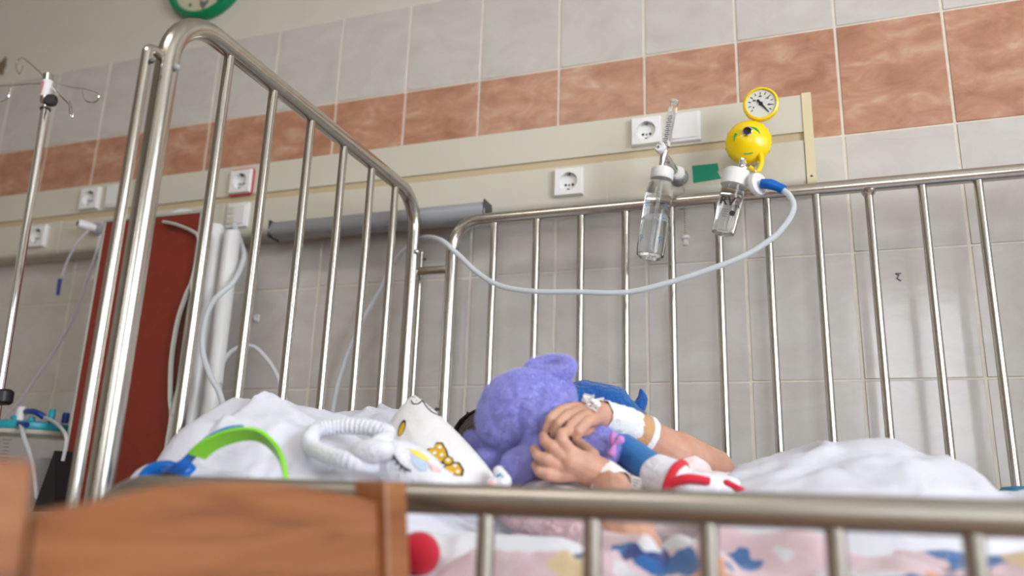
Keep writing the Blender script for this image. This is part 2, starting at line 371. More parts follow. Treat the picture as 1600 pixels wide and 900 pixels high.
trunk(1.612, 1.858, XE, XE+.022, .083).build('end_cap', YELL, pn, sharp=25); M().ball((XE+.011, -.083, 1.635), .0028).build('screw', DARKM, pn)
M().box((2.66-.13, -.0815, 1.742), (.001, .012, .02)).build('channel_joint', YELL, pn)
def socket(x, z, label, ring=None, kind='socket'):
    yf = -.081; t = thing('wall_socket' if kind == 'socket' else 'wall_switch', label, 'socket' if kind == 'socket' else 'switch', (x, -.08, z-.039), 'white sockets of the service panel' if kind == 'socket' else None)
    def rr(s, r, y, n=5):
        pts = []
        for cx, cz, a0 in ((s-r, s-r, 0), (-s+r, s-r, PI/2), (-s+r, -s+r, PI), (s-r, -s+r, 1.5*PI)):
            pts += [V(x+cx+r*math.cos(a0+PI/2*i/n), y, z+cz+r*math.sin(a0+PI/2*i/n)) for i in range(n+1)]
        return pts
    def loft(ls, name, m, hole=False):
        n = len(ls[0]); mm = M().add([p for l in ls for p in l], [(i*n+k, i*n+(k+1) % n, (i+1)*n+(k+1) % n, (i+1)*n+k) for i in range(len(ls)-1) for k in range(n)]+([] if hole else [tuple(range((len(ls)-1)*n, len(ls)*n))]))
        return mm.build(name, m, t, sharp=50)
    if ring: loft([rr(.045, .012, yf+.001), rr(.045, .012, yf-.004), rr(.041, .011, yf-.004)], 'red_frame', REDP, True)
    if kind == 'socket':
        # frame plate with a round recess
        q = M(); L1 = rr(.0395, .008, yf+.001); L2 = rr(.0395, .008, yf-.006); L3 = rr(.037, .008, yf-.010)
        def sq(h, y): return [V(x+h*max(-1, min(1, 1.18*math.cos(a)/max(abs(math.cos(a)), abs(math.sin(a)))**.92)), y, z+h*max(-1, min(1, 1.18*math.sin(a)/max(abs(math.cos(a)), abs(math.sin(a)))**.92))) for a in [2*PI*i/48 for i in range(48)]]
        L1 = sq(.0395, yf+.001); L2 = sq(.0395, yf-.009); L3 = sq(.037, yf-.0135)
        # ring points matched by angle
        L4 = [V(x+.0255*math.cos(a), yf-.0135, z+.0255*math.sin(a)) for a in [math.atan2(p.z-z, p.x-x) for p in L3]]
        L5 = [V(p.x, yf-.0005, p.z) for p in L4]
        n = 48; q.add([p for l in (L1, L2, L3, L4, L5) for p in l], [(i*n+k, i*n+(k+1) % n, (i+1)*n+(k+1) % n, (i+1)*n+k) for i in range(4) for k in range(n)]+[tuple(range(4*n, 5*n))])
        q.build('plate', WHITEP, t, sharp=35)
        for dx in (-.0095, .0095): M().lathe([(.0036, 0), (.0036, .0012)], (x+dx, yf-.0003, z-.006), (0, -1, 0), 10).build('pin_hole', INK, t)
        M().lathe([(.0030, 0), (.0030, .0012)], (x, yf-.0003, z-.007), (0, -1, 0), 10).build('screw', DARKM, t)
        for s in (1, -1): M().box((x, yf-.006, z+s*.0235), (.006, .012, .006)).build('earth_clip', DARKM, t)
    else:
        loft([rr(.041, .004, yf+.001), rr(.041, .004, yf-.006), rr(.039, .004, yf-.008)], 'plate', WHITEP)
        if kind == 'switch': M().box((x, yf-.0095, z), (.066, .005, .066), R=Euler((.05, 0, 0)).to_matrix(), bev=.001).build('rocker', WHITEP, t)
        else:
            M().box((x+.012, yf-.0095, z), (.036, .004, .062), bev=.001).build('rocker', WHITEP, t)
            for dz in (-.016, .016): M().box((x-.022, yf-.0095, z+dz), (.022, .004, .024), bev=.001).build('button', IVORY, t)
    return t
def PZ(px, py): return WY(px, py, -.085)
for px, py, z, lab in ((1010, 208, 1.803, 'white socket on the upper panel tier, left of the flat switch'), (889, 286, 1.682, 'white socket on the lower panel tier, above the cot side rail'),
                       (141, 312, 1.801, 'white socket on the upper panel tier, left of the head frame posts'), (59, 371, 1.682, 'white socket on the lower panel tier behind the drip stand pole')):
    socket(PZ(px, py).x, z, lab)
socket(PZ(377, 286).x, 1.797, 'white socket in a red frame, seen between the head frame bars', True)
socket(PZ(1070, 201).x, 1.803, 'blank white switch plate beside the glass flowmeter tube', kind='switch')
socket(PZ(180, 306).x, 1.801, 'plain white switch plate right of the far left upper socket', kind='switch')
socket(PZ(371, 338).x, 1.685, 'white switch plate with two small buttons below the red framed socket', kind='multi')
# green tape
pts = [PZ(*q) for q in [(1081, 258), (1121, 254), (1123, 264), (1121, 268), (1127, 278), (1083, 285)]]
o = M().poly([V(p.x, -.0808, p.z) for p in pts], (0, 1, 0), .0006).build('tape_strip', TAPE, smooth=False); o['label'] = 'torn strip of green tape stuck on the lower panel tier'; o['category'] = 'tape'
# grey light bar
t = thing('light_bar', 'long grey plastic light bar under the lower panel tier', 'lamp', (1.49, -.09, 1.585))
pr = [(-.078, 1.636), (-.11, 1.640), (-.128, 1.632), (-.134, 1.612), (-.128, 1.594), (-.11, 1.588), (-.078, 1.59)]
def ext(pr, x0, x1, sc=1):
    cy = sum(p[0] for p in pr)/len(pr); cz = sum(p[1] for p in pr)/len(pr); m = M(); n = len(pr); L = []
    for x, s in ((x0, .86), (x0+.008, 1), (x1-.008, 1), (x1, .86)): L += [V(x, cy+(y-cy)*s, cz+(z-cz)*s) for y, z in pr]
    return m.add(L, [(i*n+k, i*n+(k+1) % n, (i+1)*n+(k+1) % n, (i+1)*n+k) for i in range(3) for k in range(n)]+[tuple(range(n))[::-1], tuple(range(3*n, 4*n))])
ext(pr, 1.145, 1.835).build('housing', GREYP, t, sharp=60)
for x in (1.145, 1.835): M().box((x, -.105, 1.613), (.006, .056, .054), bev=.002).build('end_piece', DARKM, t)
# pull chain
px0 = WY(1068, 268, -.1)
t = thing('pull_chain', 'beaded pull chain with a white knob hanging below the panel', 'pull chain', (px0.x, -.1, 1.49))
m = M(); z = 1.665
while z > 1.50: m.ball((px0.x, -.1, z), .0022, 6, 4); z -= .0062
m.build('bead_chain', STEEL, t); M().lathe([(.004, 0), (.011, .002), (.011, .008), (.007, .012), (.008, .022), (.006, .026), (.002, .027)], (px0.x, -.1, 1.502), (0, 0, -1), 16).build('knob', WHITEP, t)
q = WY(1058, 307, -.1); M().lathe([(.018, 0), (.018, .008), (.015, .012)], (px0.x-.008, -.075, 1.60), (0, -.5, -.85), 18).build('pull_rose', GREYP, t)
# clock
t = thing('wall_clock', 'green framed round wall clock with a hen drawing on its cream face', 'clock', (.66, 0, 2.49))
cc = V(.66, 0, 2.664)
M().lathe([(.150, 0), (.174, .0), (.176, .018), (.168, .034), (.155, .036), (.147, .026), (.147, .01)], cc, (0, -1, 0), 56).build('rim', GREENC, t)
M().lathe([(.149, .004), (.149, .014)], cc, (0, -1, 0), 48).build('face', CREAM, t)
for k in range(12):
    a = k*PI/6; p = cc+V(.122*math.sin(a), -.0155, .122*math.cos(a)); M().ball(p, (.006, .001, .008)).build('hour_mark', mat('clock_green', (.03, .16, .12), .5) if k == 0 else bpy.data.materials['clock_green'], t)
for a, L, wd in ((.6, .075, .006), (3.9+PI, .105, .004)): M().poly([cc+V(math.sin(a)*s*L+math.cos(a)*o*wd, -.018, math.cos(a)*s*L-math.sin(a)*o*wd) for s, o in ((-.12, 1), (1, .5), (1, -.5), (-.12, -1))], (0, 1, 0), .001).build('hand', INK, t)
hx = cc+V(.0, -.016, -.108)
m = M(); m.poly([hx+V(a*1.0, 0, b*1.0) for a, b in [(-.022, .018), (-.017, .026), (-.012, .018), (-.008, .006), (.006, .002), (.016, .012), (.024, .016), (.018, -.004), (.008, -.018), (-.006, -.020), (-.015, -.010), (-.017, .010)]], (0, 1, 0), .001)
m.box(hx+V(-.002, 0, -.027), (.002, .001, .014)).box(hx+V(.004, 0, -.027), (.002, .001, .014)); m.build('hen_print', INKG, t, smooth=False)
for dx, dz in ((.02, -.062), (.032, -.058), (.045, -.064), (-.03, -.05)): M().ball(cc+V(dx, -.016, dz), (.008, .001, .004)).build('leaf_print', bpy.data.materials['clock_green'], t)

# ------------------------------------------------------------------ flowmeter
def D3(px, py, y): return WY(px, py, y)
yb = -.205
t = thing('oxygen_flowmeter', 'glass flowmeter tube above a clear humidifier bottle half full of water', 'flowmeter', WY(1022, 405, yb))
a = WY(1039, 232, yb); b = WY(1053, 160, yb); dr = (b-a).normalized()
M().tube([a, b], .0105, 16).build('flow_tube', GLASS, t); M().tube([a+dr*.004, b-dr*.004], .0028, 10).build('inner_tube', GLASS, t)
M().lathe([(.0115, 0), (.0115, .007), (.007, .009)], b-dr*.003, dr, 16).build('tube_cap', CLEAR, t)
side = V(1, 0, 0)
sc = M()
for k in range(14): sc.box(a+dr*(.010+k*.0054)+V(0, -.0112, 0), (.008 if k % 2 else .012, .0008, .0016))
sc.build('scale_marks', INK, t); M().box(a.lerp(b, .5)+V(0, .0085, 0), (.013, .0006, .078), R=Matrix.Rotation(math.atan2(dr.x, dr.z), 3, 'Y')).build('scale_backing', PAPER, t)
k0 = WY(1035, 237, yb); M().lathe([(.012, 0), (.0135, .003), (.0135, .014), (.011, .017)], k0+V(0, -.012, 0), (-.15, -1, .1), 22).build('valve_knob', WHITEP, t)
m = M(); m.tube(arc(k0+V(-.0045, -.0303, .003), .0065, .3, PI+.6, (1, 0, 0), (0, 0, 1), 10), .0006, 6); m.build('knob_mark', INK, t)
text_mesh('0', .009, k0+V(-.005, -.0298, .0), (1, 0, 0), (0, 0, 1), 'knob_figure', INK, t)
M().lathe([(.008, 0), (.011, .006), (.011, .02), (.009, .026), (.007, .04), (.007, .06)], a+V(.001, 0, .006), -dr, 20).build('valve_body', CHROME, t)
g = WY(1056, 262, -.15); M().tube([g+V(0, .07, 0), g+V(-.01, -.03, .002), a+V(-.002, 0, -.018)], .009, 14).build('inlet_pipe', CHROME, t)
M().lathe([(.021, 0), (.023, .004), (.023, .012), (.018, .018)], V(g.x, -.081, g.z), (0, -1, 0), 24).build('gas_outlet', GREYP, t)
M().lathe([(.016, 0), (.0175, .004), (.0175, .02), (.014, .024)], V(g.x, -.099, g.z), (0, -1, 0), 24).build('outlet_collar', WHITEP, t)
T0 = WY(1036, 264, yb); B0 = WY(1015, 403, yb); dd = (B0-T0).normalized(); L = (B0-T0).length
M().lathe([(.0, 0), (.024, 0), (.0275, .004), (.0275, .026), (.026, .028)], T0, dd, 30).build('bottle_cap', WHITEP, t)
M().lathe([(.024, .026), (.0245, .034), (.029, .044), (.0325, .06), (.0335, L-.02), (.032, L-.006), (.025, L), (0.001, L-.004)], T0, dd, 32).build('bottle', GLASS, t)
# water level stays horizontal: sheared lathe
wm = M(); pr = [(.001, 0), (.0315, 0), (.0320, L*.42-.006), (.0305, L*.42)]
u, v2, ax = basis(dd); seg = 28; vs = []
for (r_, h) in pr:
    for k in range(seg):
        q = T0+dd*(L*.56+h)+u*(r_*math.cos(2*PI*k/seg))+v2*(r_*math.sin(2*PI*k/seg))
        if h == 0: q += dd*((T0+dd*L*.56-q).z/dd.z)
        vs.append(q)
wm.add(vs, [(i*seg+k, i*seg+(k+1) % seg, (i+1)*seg+(k+1) % seg, (i+1)*seg+k) for i in range(3) for k in range(seg)]+[tuple(range(seg))[::-1], tuple(range(3*seg, 4*seg))]); wm.build('water', WATER, t)
M().tube([T0+dd*.02, T0+dd*(L-.03)], .0035, 10).build('dip_tube', CLEAR, t)
for s, fr in ((-1, .42), (-1, .78), (1, .46), (1, .58), (1, .82)):
    q = T0+dd*(L*fr)+V(s*.022, -.0255, 0); m = M(); m.box(q, (.010, .0008, .0018)).box(q+V(.002, 0, -.006), (.007, .0008, .0018)).box(q+V(0, 0, -.011), (.0018, .0008, .006)); m.build('bottle_print', INKB, t)
# ------------------------------------------------------------------ vacuum regulator
t = thing('vacuum_regulator', 'yellow vacuum regulator with round gauge and small suction bottle', 'regulator', WY(1130, 366, yb))
gc = WY(1189, 163, -.19); ex, ez = V(1, 0, 0), V(0, 0, 1); gn = V(-.0, -1, -.12).normalized()
M().lathe([(.035, 0), (.041, .003), (.042, .012), (.040, .019), (.036, .021), (.034, .018), (.034, .003)], gc-gn*.012, gn, 40).build('gauge_rim', YELLOW, t)
M().lathe([(.0345, 0), (.0345, .004)], gc, gn, 36).build('dial', DIAL, t)
up = V(0, -.12, 1).normalized(); f0 = gc+gn*.0048
for k in range(11): a_ = -2.2+k*.44; q = f0+(ex*math.sin(a_)+up*math.cos(a_))*.029; m = M(); m.tube([q, q-(ex*math.sin(a_)+up*math.cos(a_))*.006], .0009, 5); m.build('dial_mark', INK, t)
for k in range(5): a_ = -1.98+k*.95; text_mesh(str(-k*20 if k else 0), .006, f0+(ex*math.sin(a_)+up*math.cos(a_))*.0185, ex, up, 'dial_figure', INK, t, .0002)
m = M(); q = ex*math.sin(2.5)+up*math.cos(2.5); m.tube([f0-q*.012+gn*.001, f0+q*.029+gn*.001], [.0030, .0009], 6); m.ball(f0+gn*.001, .0048); m.build('needle', INK, t)
bc = WY(1169, 222, -.185); M().lathe([(.034, -.034), (.049, -.024), (.0535, -.010), (.052, .004), (.045, .012), (.031, .020), (.016, .030), (.001, .030)], bc, gn, 40).build('body', YELLOW, t)
for k in range(36):
    a_ = 2*PI*k/36
    if k % 2: M().ball(bc+(ex*math.cos(a_)+up*math.sin(a_))*.0530+gn*(-.006), (.0022, .007, .0022), 6, 5).build('grip_rib', YELLOW, t)
pc = WY(1168, 206, -.215); M().lathe([(.0115, -.02), (.0115, .006), (.009, .008), (.0085, .004), (.0085, -.01)], pc, gn, 20).build('port', CHROME, t); M().lathe([(.0084, 0), (.0084, .002)], pc+gn*.0, gn, 16).build('port_opening', INK, t)
GR = mat('green_print', (.02, .38, .06), .5)
def onbody(a_, r_, h=.0):
    pr_ = [(.001, .030), (.016, .030), (.031, .020), (.045, .012), (.052, .004)]; hh = .03
    for (r1, h1), (r2, h2) in zip(pr_[:-1], pr_[1:]):
        if r1 <= r_ <= r2: hh = h1+(h2-h1)*(r_-r1)/(r2-r1)
    return bc+(ex*math.cos(a_)+up*math.sin(a_))*r_+gn*(hh+.0006+h)
M().tube([onbody(.35+i*.1, .030) for i in range(11)], [.0008, .0032, .0008], 6).build('arrow_print', GR, t)
M().tube([onbody(2.55+i*.12, .030) for i in range(6)], [.0038, .001], 6).build('arrow_print', GR, t)
for dx in range(6): M().box(onbody(-PI/2+(dx-2.5)*.10, .034), (.0022, .001, .004)).build('letter_print', GR, t)
n1 = WY(1161, 262, -.195); M().lathe([(.009, 0), (.009, .012), (.012, .016), (.012, .028), (.009, .034)], n1+V(0, 0, .022), (0, 0, -1), 20).build('neck', CHROME, t)
M().tube(spline([WY(1172, 262, -.20), WY(1183, 268, -.205), WY(1190, 255, -.2), WY(1188, 240, -.19)], 6), .006, 10).build('yellow_arm', YELLOW, t)
M().tube(spline([WY(1168, 266, -.215), WY(1180, 268, -.217), WY(1184, 258, -.21), WY(1192, 256, -.2)], 6), .0012, 8).build('wire_clip', CHROME, t)
w1 = V(bc.x, -.13, bc.z); M().tube([V(w1.x, -.078, w1.z), V(w1.x, -.16, w1.z)], .014, 16).build('wall_probe', CHROME, t)
M().lathe([(.022, 0), (.024, .004), (.022, .016)], V(w1.x, -.0805, w1.z), (0, -1, 0), 22).build('gas_outlet', GREYP, t)
T1 = WY(1152, 267, yb); B1 = WY(1129, 366, yb); d1 = (B1-T1).normalized(); L1 = (B1-T1).length
M().lathe([(0, 0), (.028, 0), (.0305, .003), (.0305, .038), (.028, .040)], T1, d1, 30).build('bottle_cap', WHITEP, t)
M().lathe([(.0265, .036), (.0270, .05), (.0265, L1-.012), (.025, L1-.003), (.018, L1), (.001, L1-.003)], T1, d1, 30).build('bottle', GLASS, t)
bn = V(.12, -1, .05); bn = (bn-d1*bn.dot(d1)).normalized(); ev = (-d1+bn*d1.dot(bn)).normalized(); eu = ev.cross(bn)*-1; eu = V(eu.x, eu.y, eu.z) if eu.x > 0 else -eu
q = T1+d1*(L1*.58)+bn*.0279; text_mesh('RV', .028, q+ev*.005+eu*-.005, eu, ev, 'bottle_lettering', INK, t); text_mesh('TR', .010, q+eu*.0195-ev*.004-bn*.0035, eu, ev, 'bottle_lettering', INK, t)
for k in range(4): M().box(q-ev*(.015+k*.0055)+eu*(-.003), (.014-.002*(k % 2), .0006, .0011), R=Matrix.Rotation(math.atan2(ev.x, ev.z), 3, 'Y')).build('small_print', INKG, t)
M().lathe([(.0065, 0), (.0065, .0008)], q-ev*.021+eu*.0115-bn*.002, bn, 20).build('round_print', INK, t)
fc = WY(1184, 288, -.215); M().lathe([(.012, -.02), (.014, -.008), (.027, -.006), (.028, 0), (.026, .006), (.008, .009), (.006, .014)], fc, V(.8, -.6, 0), 30).build('filter_disc', WHITEP, t)
# ------------------------------------------------------------------ long suction tube
c0 = WY(1190, 287, -.225)
t = thing('suction_tube', 'long pale translucent tube sagging in front of the cot bars from the yellow regulator', 'tube', c0)
M().tube(spline([c0, WY(1203, 288, -.23), WY(1215, 292, -.23), WY(1224, 297, -.23)], 5), [.011, .0125, .0105, .0115], 14).build('connector', BLUEP, t)
path = [WY(1222, 296, -.23), WY(1234, 306, -.23), WY(1240, 325, -.23), WY(1228, 350, -.23), WY(1203, 375, -.23), WY(1160, 401, -.23), WY(1100, 424, -.23), WY(1040, 443, -.23), WY(975, 457, -.23), WY(900, 456, -.225), WY(830, 455, -.22), WY(780, 446, -.21), WY(745, 425, -.2), WY(715, 397, -.195), WY(690, 376, -.19), WY(664, 371, -.13), WY(640, 383, -.10), WY(612, 415, -.09), WY(596, 450, -.08), WY(570, 495, -.07), WY(540, 560, -.05), WY(520, 640, -.045), WY(515, 740, -.045)]
M().tube(spline(path, 8), .0068, 12).build('hose', TUBE, t)
def hose(pts, r, lab, m=TUBE, nm='hose'):
    o = M().tube(spline(pts, 8), r, 10).build(nm, m); o['label'] = lab; o['category'] = 'tube'; return o
hose([WY(262, 352, -.26), WY(268, 338, -.24), WY(285, 331, -.22), WY(305, 335, -.2), WY(318, 347, -.16), WY(322, 372, -.12), WY(318, 420, -.09)], .009, 'short pale hose arching over the top of the red board')
hose([WY(366, 352, -.14), WY(378, 385, -.16), WY(381, 405, -.18), WY(365, 440, -.24), WY(334, 470, -.28), WY(320, 505, -.29), WY(317, 550, -.3), WY(330, 590, -.29), WY(345, 620, -.27), WY(362, 700, -.25), WY(365, 800, -.25)], .008, 'pale blue hose looping down beside the white rolls')
hose([WY(345, 600, -.2), WY(350, 565, -.19), WY(368, 545, -.18), WY(395, 541, -.17), WY(418, 562, -.16), WY(432, 585, -.15), WY(438, 610, -.15), WY(440, 700, -.15)], .006, 'small pale hose arc low behind the head frame bars')

# ------------------------------------------------------------------ left: drip stand, outlet, canister, red board
y0 = -.6; pt = WY(71, 170, y0); pbm = WY(3, 590, y0); ax = (pt-pbm).normalized(); base = pbm+(-ax)*(pbm.z/ax.z)
t = thing('drip_stand', 'chrome drip stand with four wire hooks at far left', 'drip stand', (base.x, base.y, 0))
M().tube([base+ax*.03, pt], .0105, 16).build('pole', CHROME, t)
top = WY(75, 118, y0)
M().tube([pt-ax*.01, top], .0062, 14).build('inner_pole', STEEL, t); M().lathe([(.0135, 0), (.0135, .004), (.0125, .006)], pt-ax*.004, ax, 16).build('collar_ring', DARKM, t)
M().tube([WY(70, 160, y0), WY(76, 117, y0)], .0125, 16).build('hub', STEEL, t)
a1 = WY(71, 152, y0); b1 = WY(75, 127, y0); M().tube([a1, b1], .0131, 16).build('label_sleeve', PAPER, t); M().box((a1+b1)/2+V(-.002, -.0133, 0), (.007, .001, .032), R=Matrix.Rotation(.06, 3, 'Y')).build('red_print', INKR, t)
for k in range(6): M().box((a1+b1)/2+V(-.002, -.0142, -.013+k*.005), (.005, .0006, .0018)).build('letter_print', PAPER, t)
kn = WY(80, 158, y0-.025); M().lathe([(.006, -.02), (.010, -.004), (.017, 0), (.018, .006), (.013, .011)], kn, (.5, -.85, 0), 12).build('clamp_knob', BLACKP, t)
hk = [[(74, 125), (60, 111), (38, 92), (29, 93), (25, 103), (30, 115), (36, 103)],
      [(84, 130), (110, 136), (135, 140), (153, 146), (153, 156), (142, 160), (131, 154), (130, 137)],
      [(82, 137), (95, 150), (107, 162), (109, 175), (112, 184), (114, 175), (109, 158)],
      [(70, 130), (45, 131), (20, 133), (-6, 135), (-12, 150), (0, 158), (12, 153), (16, 138)]]
dy = [.10, .02, -.12, -.02]
for h, d in zip(hk, dy):
    n = len(h); M().tube(spline([WY(p[0], p[1], y0+d*min(1, i/3)) for i, p in enumerate(h)], 6), .0022, 8).build('wire_hook', CHROME, t)
M().lathe([(.018, 0), (.024, .006), (.024, .03), (.018, .036)], WY(2, 632, y0), ax, 14).build('height_knob', BLACKP, t)
for k in range(5): a_ = 2*PI*k/5; m = M(); m.tube([base+V(0, 0, .06), base+V(.26*math.cos(a_), .26*math.sin(a_), .045)], .011, 10); m.ball(base+V(.26*math.cos(a_), .26*math.sin(a_), .026), (.025, .012, .025)); m.build('foot', STEEL, t)
# gas plug and clear tubes
g = WY(152, 358, -.085)
t = thing('gas_outlet_plug', 'white plug in the panel outlet left of the red board with thin clear tubes', 'plug', (g.x, -.08, g.z-.02))
M().lathe([(.020, 0), (.022, .004), (.020, .014), (.012, .018)], (g.x, -.081, g.z), (0, -1, 0), 20).build('outlet_ring', GREYP, t)
M().lathe([(.013, 0), (.015, .02), (.015, .05), (.013, .054)], (g.x, -.095, g.z), (-.45, -1, .05), 20).build('plug', WHITEP, t)
q = V(g.x, -.095, g.z)+V(-.45, -1, .05).normalized()*.0535; M().lathe([(.008, 0), (.008, .002)], q, (-.45, -1, .05), 16).build('plug_opening', INK, t)
M().tube(spline([WY(138, 360, -.14), WY(122, 378, -.15), WY(108, 402, -.15), WY(97, 432, -.15)], 6), .004, 8).build('hose', TUBE2, t)
M().tube([WY(94, 436, -.15), WY(90, 461, -.15)], [.0062, .005], 10).build('hose_tip', DBLUE, t)
hose([WY(157, 368, -.12), WY(150, 395, -.13), WY(135, 440, -.13), WY(118, 490, -.13), WY(90, 540, -.13), WY(50, 600, -.13), WY(20, 640, -.13), WY(-30, 690, -.13)], .004, 'thin clear tube running diagonally across the left tiles', TUBE2)
hose([WY(192, 500, -.5), WY(180, 545, -.5), WY(166, 600, -.5), WY(164, 650, -.5), WY(155, 700, -.5), WY(143, 740, -.5), WY(135, 790, -.5)], .006, 'pale lavender cable hanging in front of the red board', TUBE2, 'cable')
# suction canister
yc = -.24; ca = WY(45, 672, yc); R_ = .118
t = thing('suction_canister', 'clear graduated suction canister with turquoise lid on the wall at lower left', 'canister', (ca.x, yc, .80))
M().lathe([(.094, -.26), (.104, -.1), (.110, -.012), (.112, 0)], (ca.x, yc, ca.z), (0, 0, 1), 40).build('container', CLEAR, t)
M().lathe([(.088, -.22), (.095, -.08), (.094, -.079), (.001, -.079)], (ca.x, yc, ca.z), (0, 0, 1), 36).build('inner_liner', mat('liner', (.7, .74, .76), .3, trans=.5), t)
M().lathe([(.114, -.016), (.117, -.012), (.117, -.004), (.112, -.002)], (ca.x, yc, ca.z), (0, 0, 1), 40).build('rim', IVORY, t)
M().lathe([(R_, -.002), (R_+.002, .004), (R_, .016), (.10, .022), (.001, .024)], (ca.x, yc, ca.z), (0, 0, 1), 40).build('lid', TEAL, t)
def fit(px, py, h, r_, m, nm, dyy=-.03): p = WY(px, py, yc+dyy); M().lathe([(r_, 0), (r_, h*.8), (r_*.8, h)], (p.x, yc+dyy, ca.z+.02), (0, 0, 1), 16).build(nm, m, t)
fit(30, 660, .045, .013, WHITEP, 'white_port'); fit(26, 660, .02, .018, TEAL, 'port_base'); fit(79, 660, .038, .009, TEAL, 'port'); fit(48, 662, .016, .010, TEAL, 'port'); fit(101, 662, .03, .010, DBLUE, 'blue_port', -.0)
M().tube(spline([WY(41, 643, yc-.03), WY(52, 643, yc-.04), WY(62, 647, yc-.04), WY(69, 652, yc-.03)], 5), .0085, 12).build('hose_connector', DBLUE, t)
M().tube(spline([WY(68, 651, yc-.03), WY(84, 659, yc-.05), WY(98, 672, yc-.1), WY(104, 688, yc-.12), WY(98, 720, yc-.12)], 5), .005, 10).build('hose', TUBE, t)
M().tube(spline([WY(32, 660, yc-.1), WY(38, 685, yc-.13), WY(48, 715, yc-.13), WY(58, 780, yc-.13)], 5), .006, 10).build('hose', TUBE, t)
M().tube([WY(30, 662, yc-.1), WY(42, 664, yc-.11)], .008, 10).build('hose_connector', DBLUE, t)
for k in range(16):
    z = ca.z-.035-k*.010; wd = .024 if k % 5 == 0 else .014; aa = -1.15; r_ = .1085-.0009*k
    M().tube([V(ca.x+r_*math.cos(aa+s*wd/.1), yc+r_*math.sin(aa+s*wd/.1), z) for s in (-.5, 0, .5)], .0007, 5).build('graduation', INK, t)
    if k % 5 == 0: text_mesh(str(2000-k*100), .011, V(ca.x+r_*math.cos(aa-.35), yc+r_*math.sin(aa-.35)-.001, z), (1, .2, 0), (0, 0, 1), 'figure', INK, t)
m = M(); m.box((ca.x, -.012, ca.z-.07), (.12, .02, .12), bev=.003); m.box((ca.x, -.07, ca.z-.13), (.03, .12, .02), bev=.003); m.build('wall_bracket', GREYP, t)
o = M().poly([WY(100, 705, -.35), WY(101, 800, -.35), WY(66, 800, -.35)], (0, 1, 0), .06).build('black_case', BLACKP, smooth=False); o['label'] = 'black wedge shaped case between the canister and the red board'; o['category'] = 'case'
# red board
yr = -.3; xl, xr, zt = .70, 1.052, 1.612
t = thing('red_board', 'upright dark red board with grey edging and a slotted side handle', 'board', ((xl+xr)/2, yr, .25))
M().box(((xl+xr)/2, yr, (zt+.25)/2), (xr-xl, .018, zt-.25)).build('panel', REDB, t)
for x in (xl, xr): M().box((x, yr, (zt+.25)/2), (.009, .026, zt-.25), bev=.002).build('edge_strip', GREYF, t)
M().box(((xl+xr)/2, yr, zt), (xr-xl+.009, .026, .009), bev=.002).build('edge_strip', GREYF, t)
for sx in (xl+.04, xr-.04): M().box((sx, yr, .13), (.03, .04, .26)).build('foot', GREYF, t)
yh = yr-.022
pp = [WY(256, 347, yh), WY(275, 351, yh), WY(300, 361, yh), WY(311, 372, yh), WY(309, 400, yh), WY(300, 440, yh), WY(292, 458, yh), WY(278, 500, yh), WY(268, 560, yh), WY(266, 620, yh), WY(268, 650, yh), WY(262, 690, yh), WY(255, 740, yh)]
m = M(); m.tube(spline(pp, 6), .008, 8, flat=(1, .7)); h = m.build('handle_frame', GREYF, t)
M().tube(spline([WY(300, 440, yh), WY(302, 470, yh), WY(296, 500, yh), WY(292, 560, yh), WY(282, 600, yh), WY(269, 648, yh)], 6), .0085, 8).build('handle_grip', GREYF, t)
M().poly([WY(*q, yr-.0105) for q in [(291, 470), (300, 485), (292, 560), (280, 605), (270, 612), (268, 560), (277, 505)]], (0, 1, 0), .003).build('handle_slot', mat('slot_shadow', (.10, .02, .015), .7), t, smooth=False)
xw = WY(345, 360, -.2).x
for px_, r_, lab in ((338, .024, 'left of two upright white rolls beside the red board'), (364, .024, 'right of two upright white rolls beside the red board')):
    p = WY(px_, 352 if px_ < 350 else 362, -.2); t = thing('white_roll', lab, 'roll', (p.x, -.2, .3))
    M().lathe([(r_, .3), (r_, p.z-.01), (r_-.003, p.z), (.012, p.z), (.012, p.z-.05)], (p.x, -.2, 0), (0, 0, 1), 26).build('roll_sheet', WHITEP, t); M().lathe([(.012, p.z-.06), (.012, p.z-.02)], (p.x, -.2, 0), (0, 0, 1), 14).build('roll_core', GREYP, t)
# ================================================================== COT
cot = thing('hospital_cot', 'tall stainless steel barred hospital cot with its near side lowered', 'cot', (2.6, -.67, 0))
XA, XB = 1.646, 3.75; YN, YFAR = -1.085, -.16; ZT = 1.648; RT = .0185; BR = .0095
def tubepart(pts, r, name, parent, m=STEEL, seg=16): return M().tube(pts, r, seg).build(name, m, parent)
def endframe(x, name):
    r = .10
    pth = [V(x, YN, .12)]+[V(x, YN, z) for z in (.5, 1.0, ZT-r)]+arc((x, YN+r, ZT-r), r, PI, PI/2, (0, 1, 0), (0, 0, 1), 10)+[V(x, -.6, ZT)]+arc((x, YFAR-r, ZT-r), r, PI/2, 0, (0, 1, 0), (0, 0, 1), 10)+[V(x, YFAR, 1.0), V(x, YFAR, .12)]
    f = M().tube(pth, RT, 20).build(name, STEEL, cot)
    for y in (-.945, -.81, -.675, -.54, -.41, -.285): tubepart([V(x, y, .50), V(x, y, ZT-.008)], BR, 'bar', f)
    tubepart([V(x, YN, .50), V(x, YFAR, .50)], .013, 'lower_rail', f)
    for y in (YN, YFAR):
        M().ball((x+(.0 if x < 2 else 0), y-.02*(1 if y == YFAR else -1)*0, 1.47+.0), (.001, .001, .001), 6, 4) if False else None
    return f
hf = endframe(XA, 'head_frame'); ff = endframe(XB, 'foot_frame')
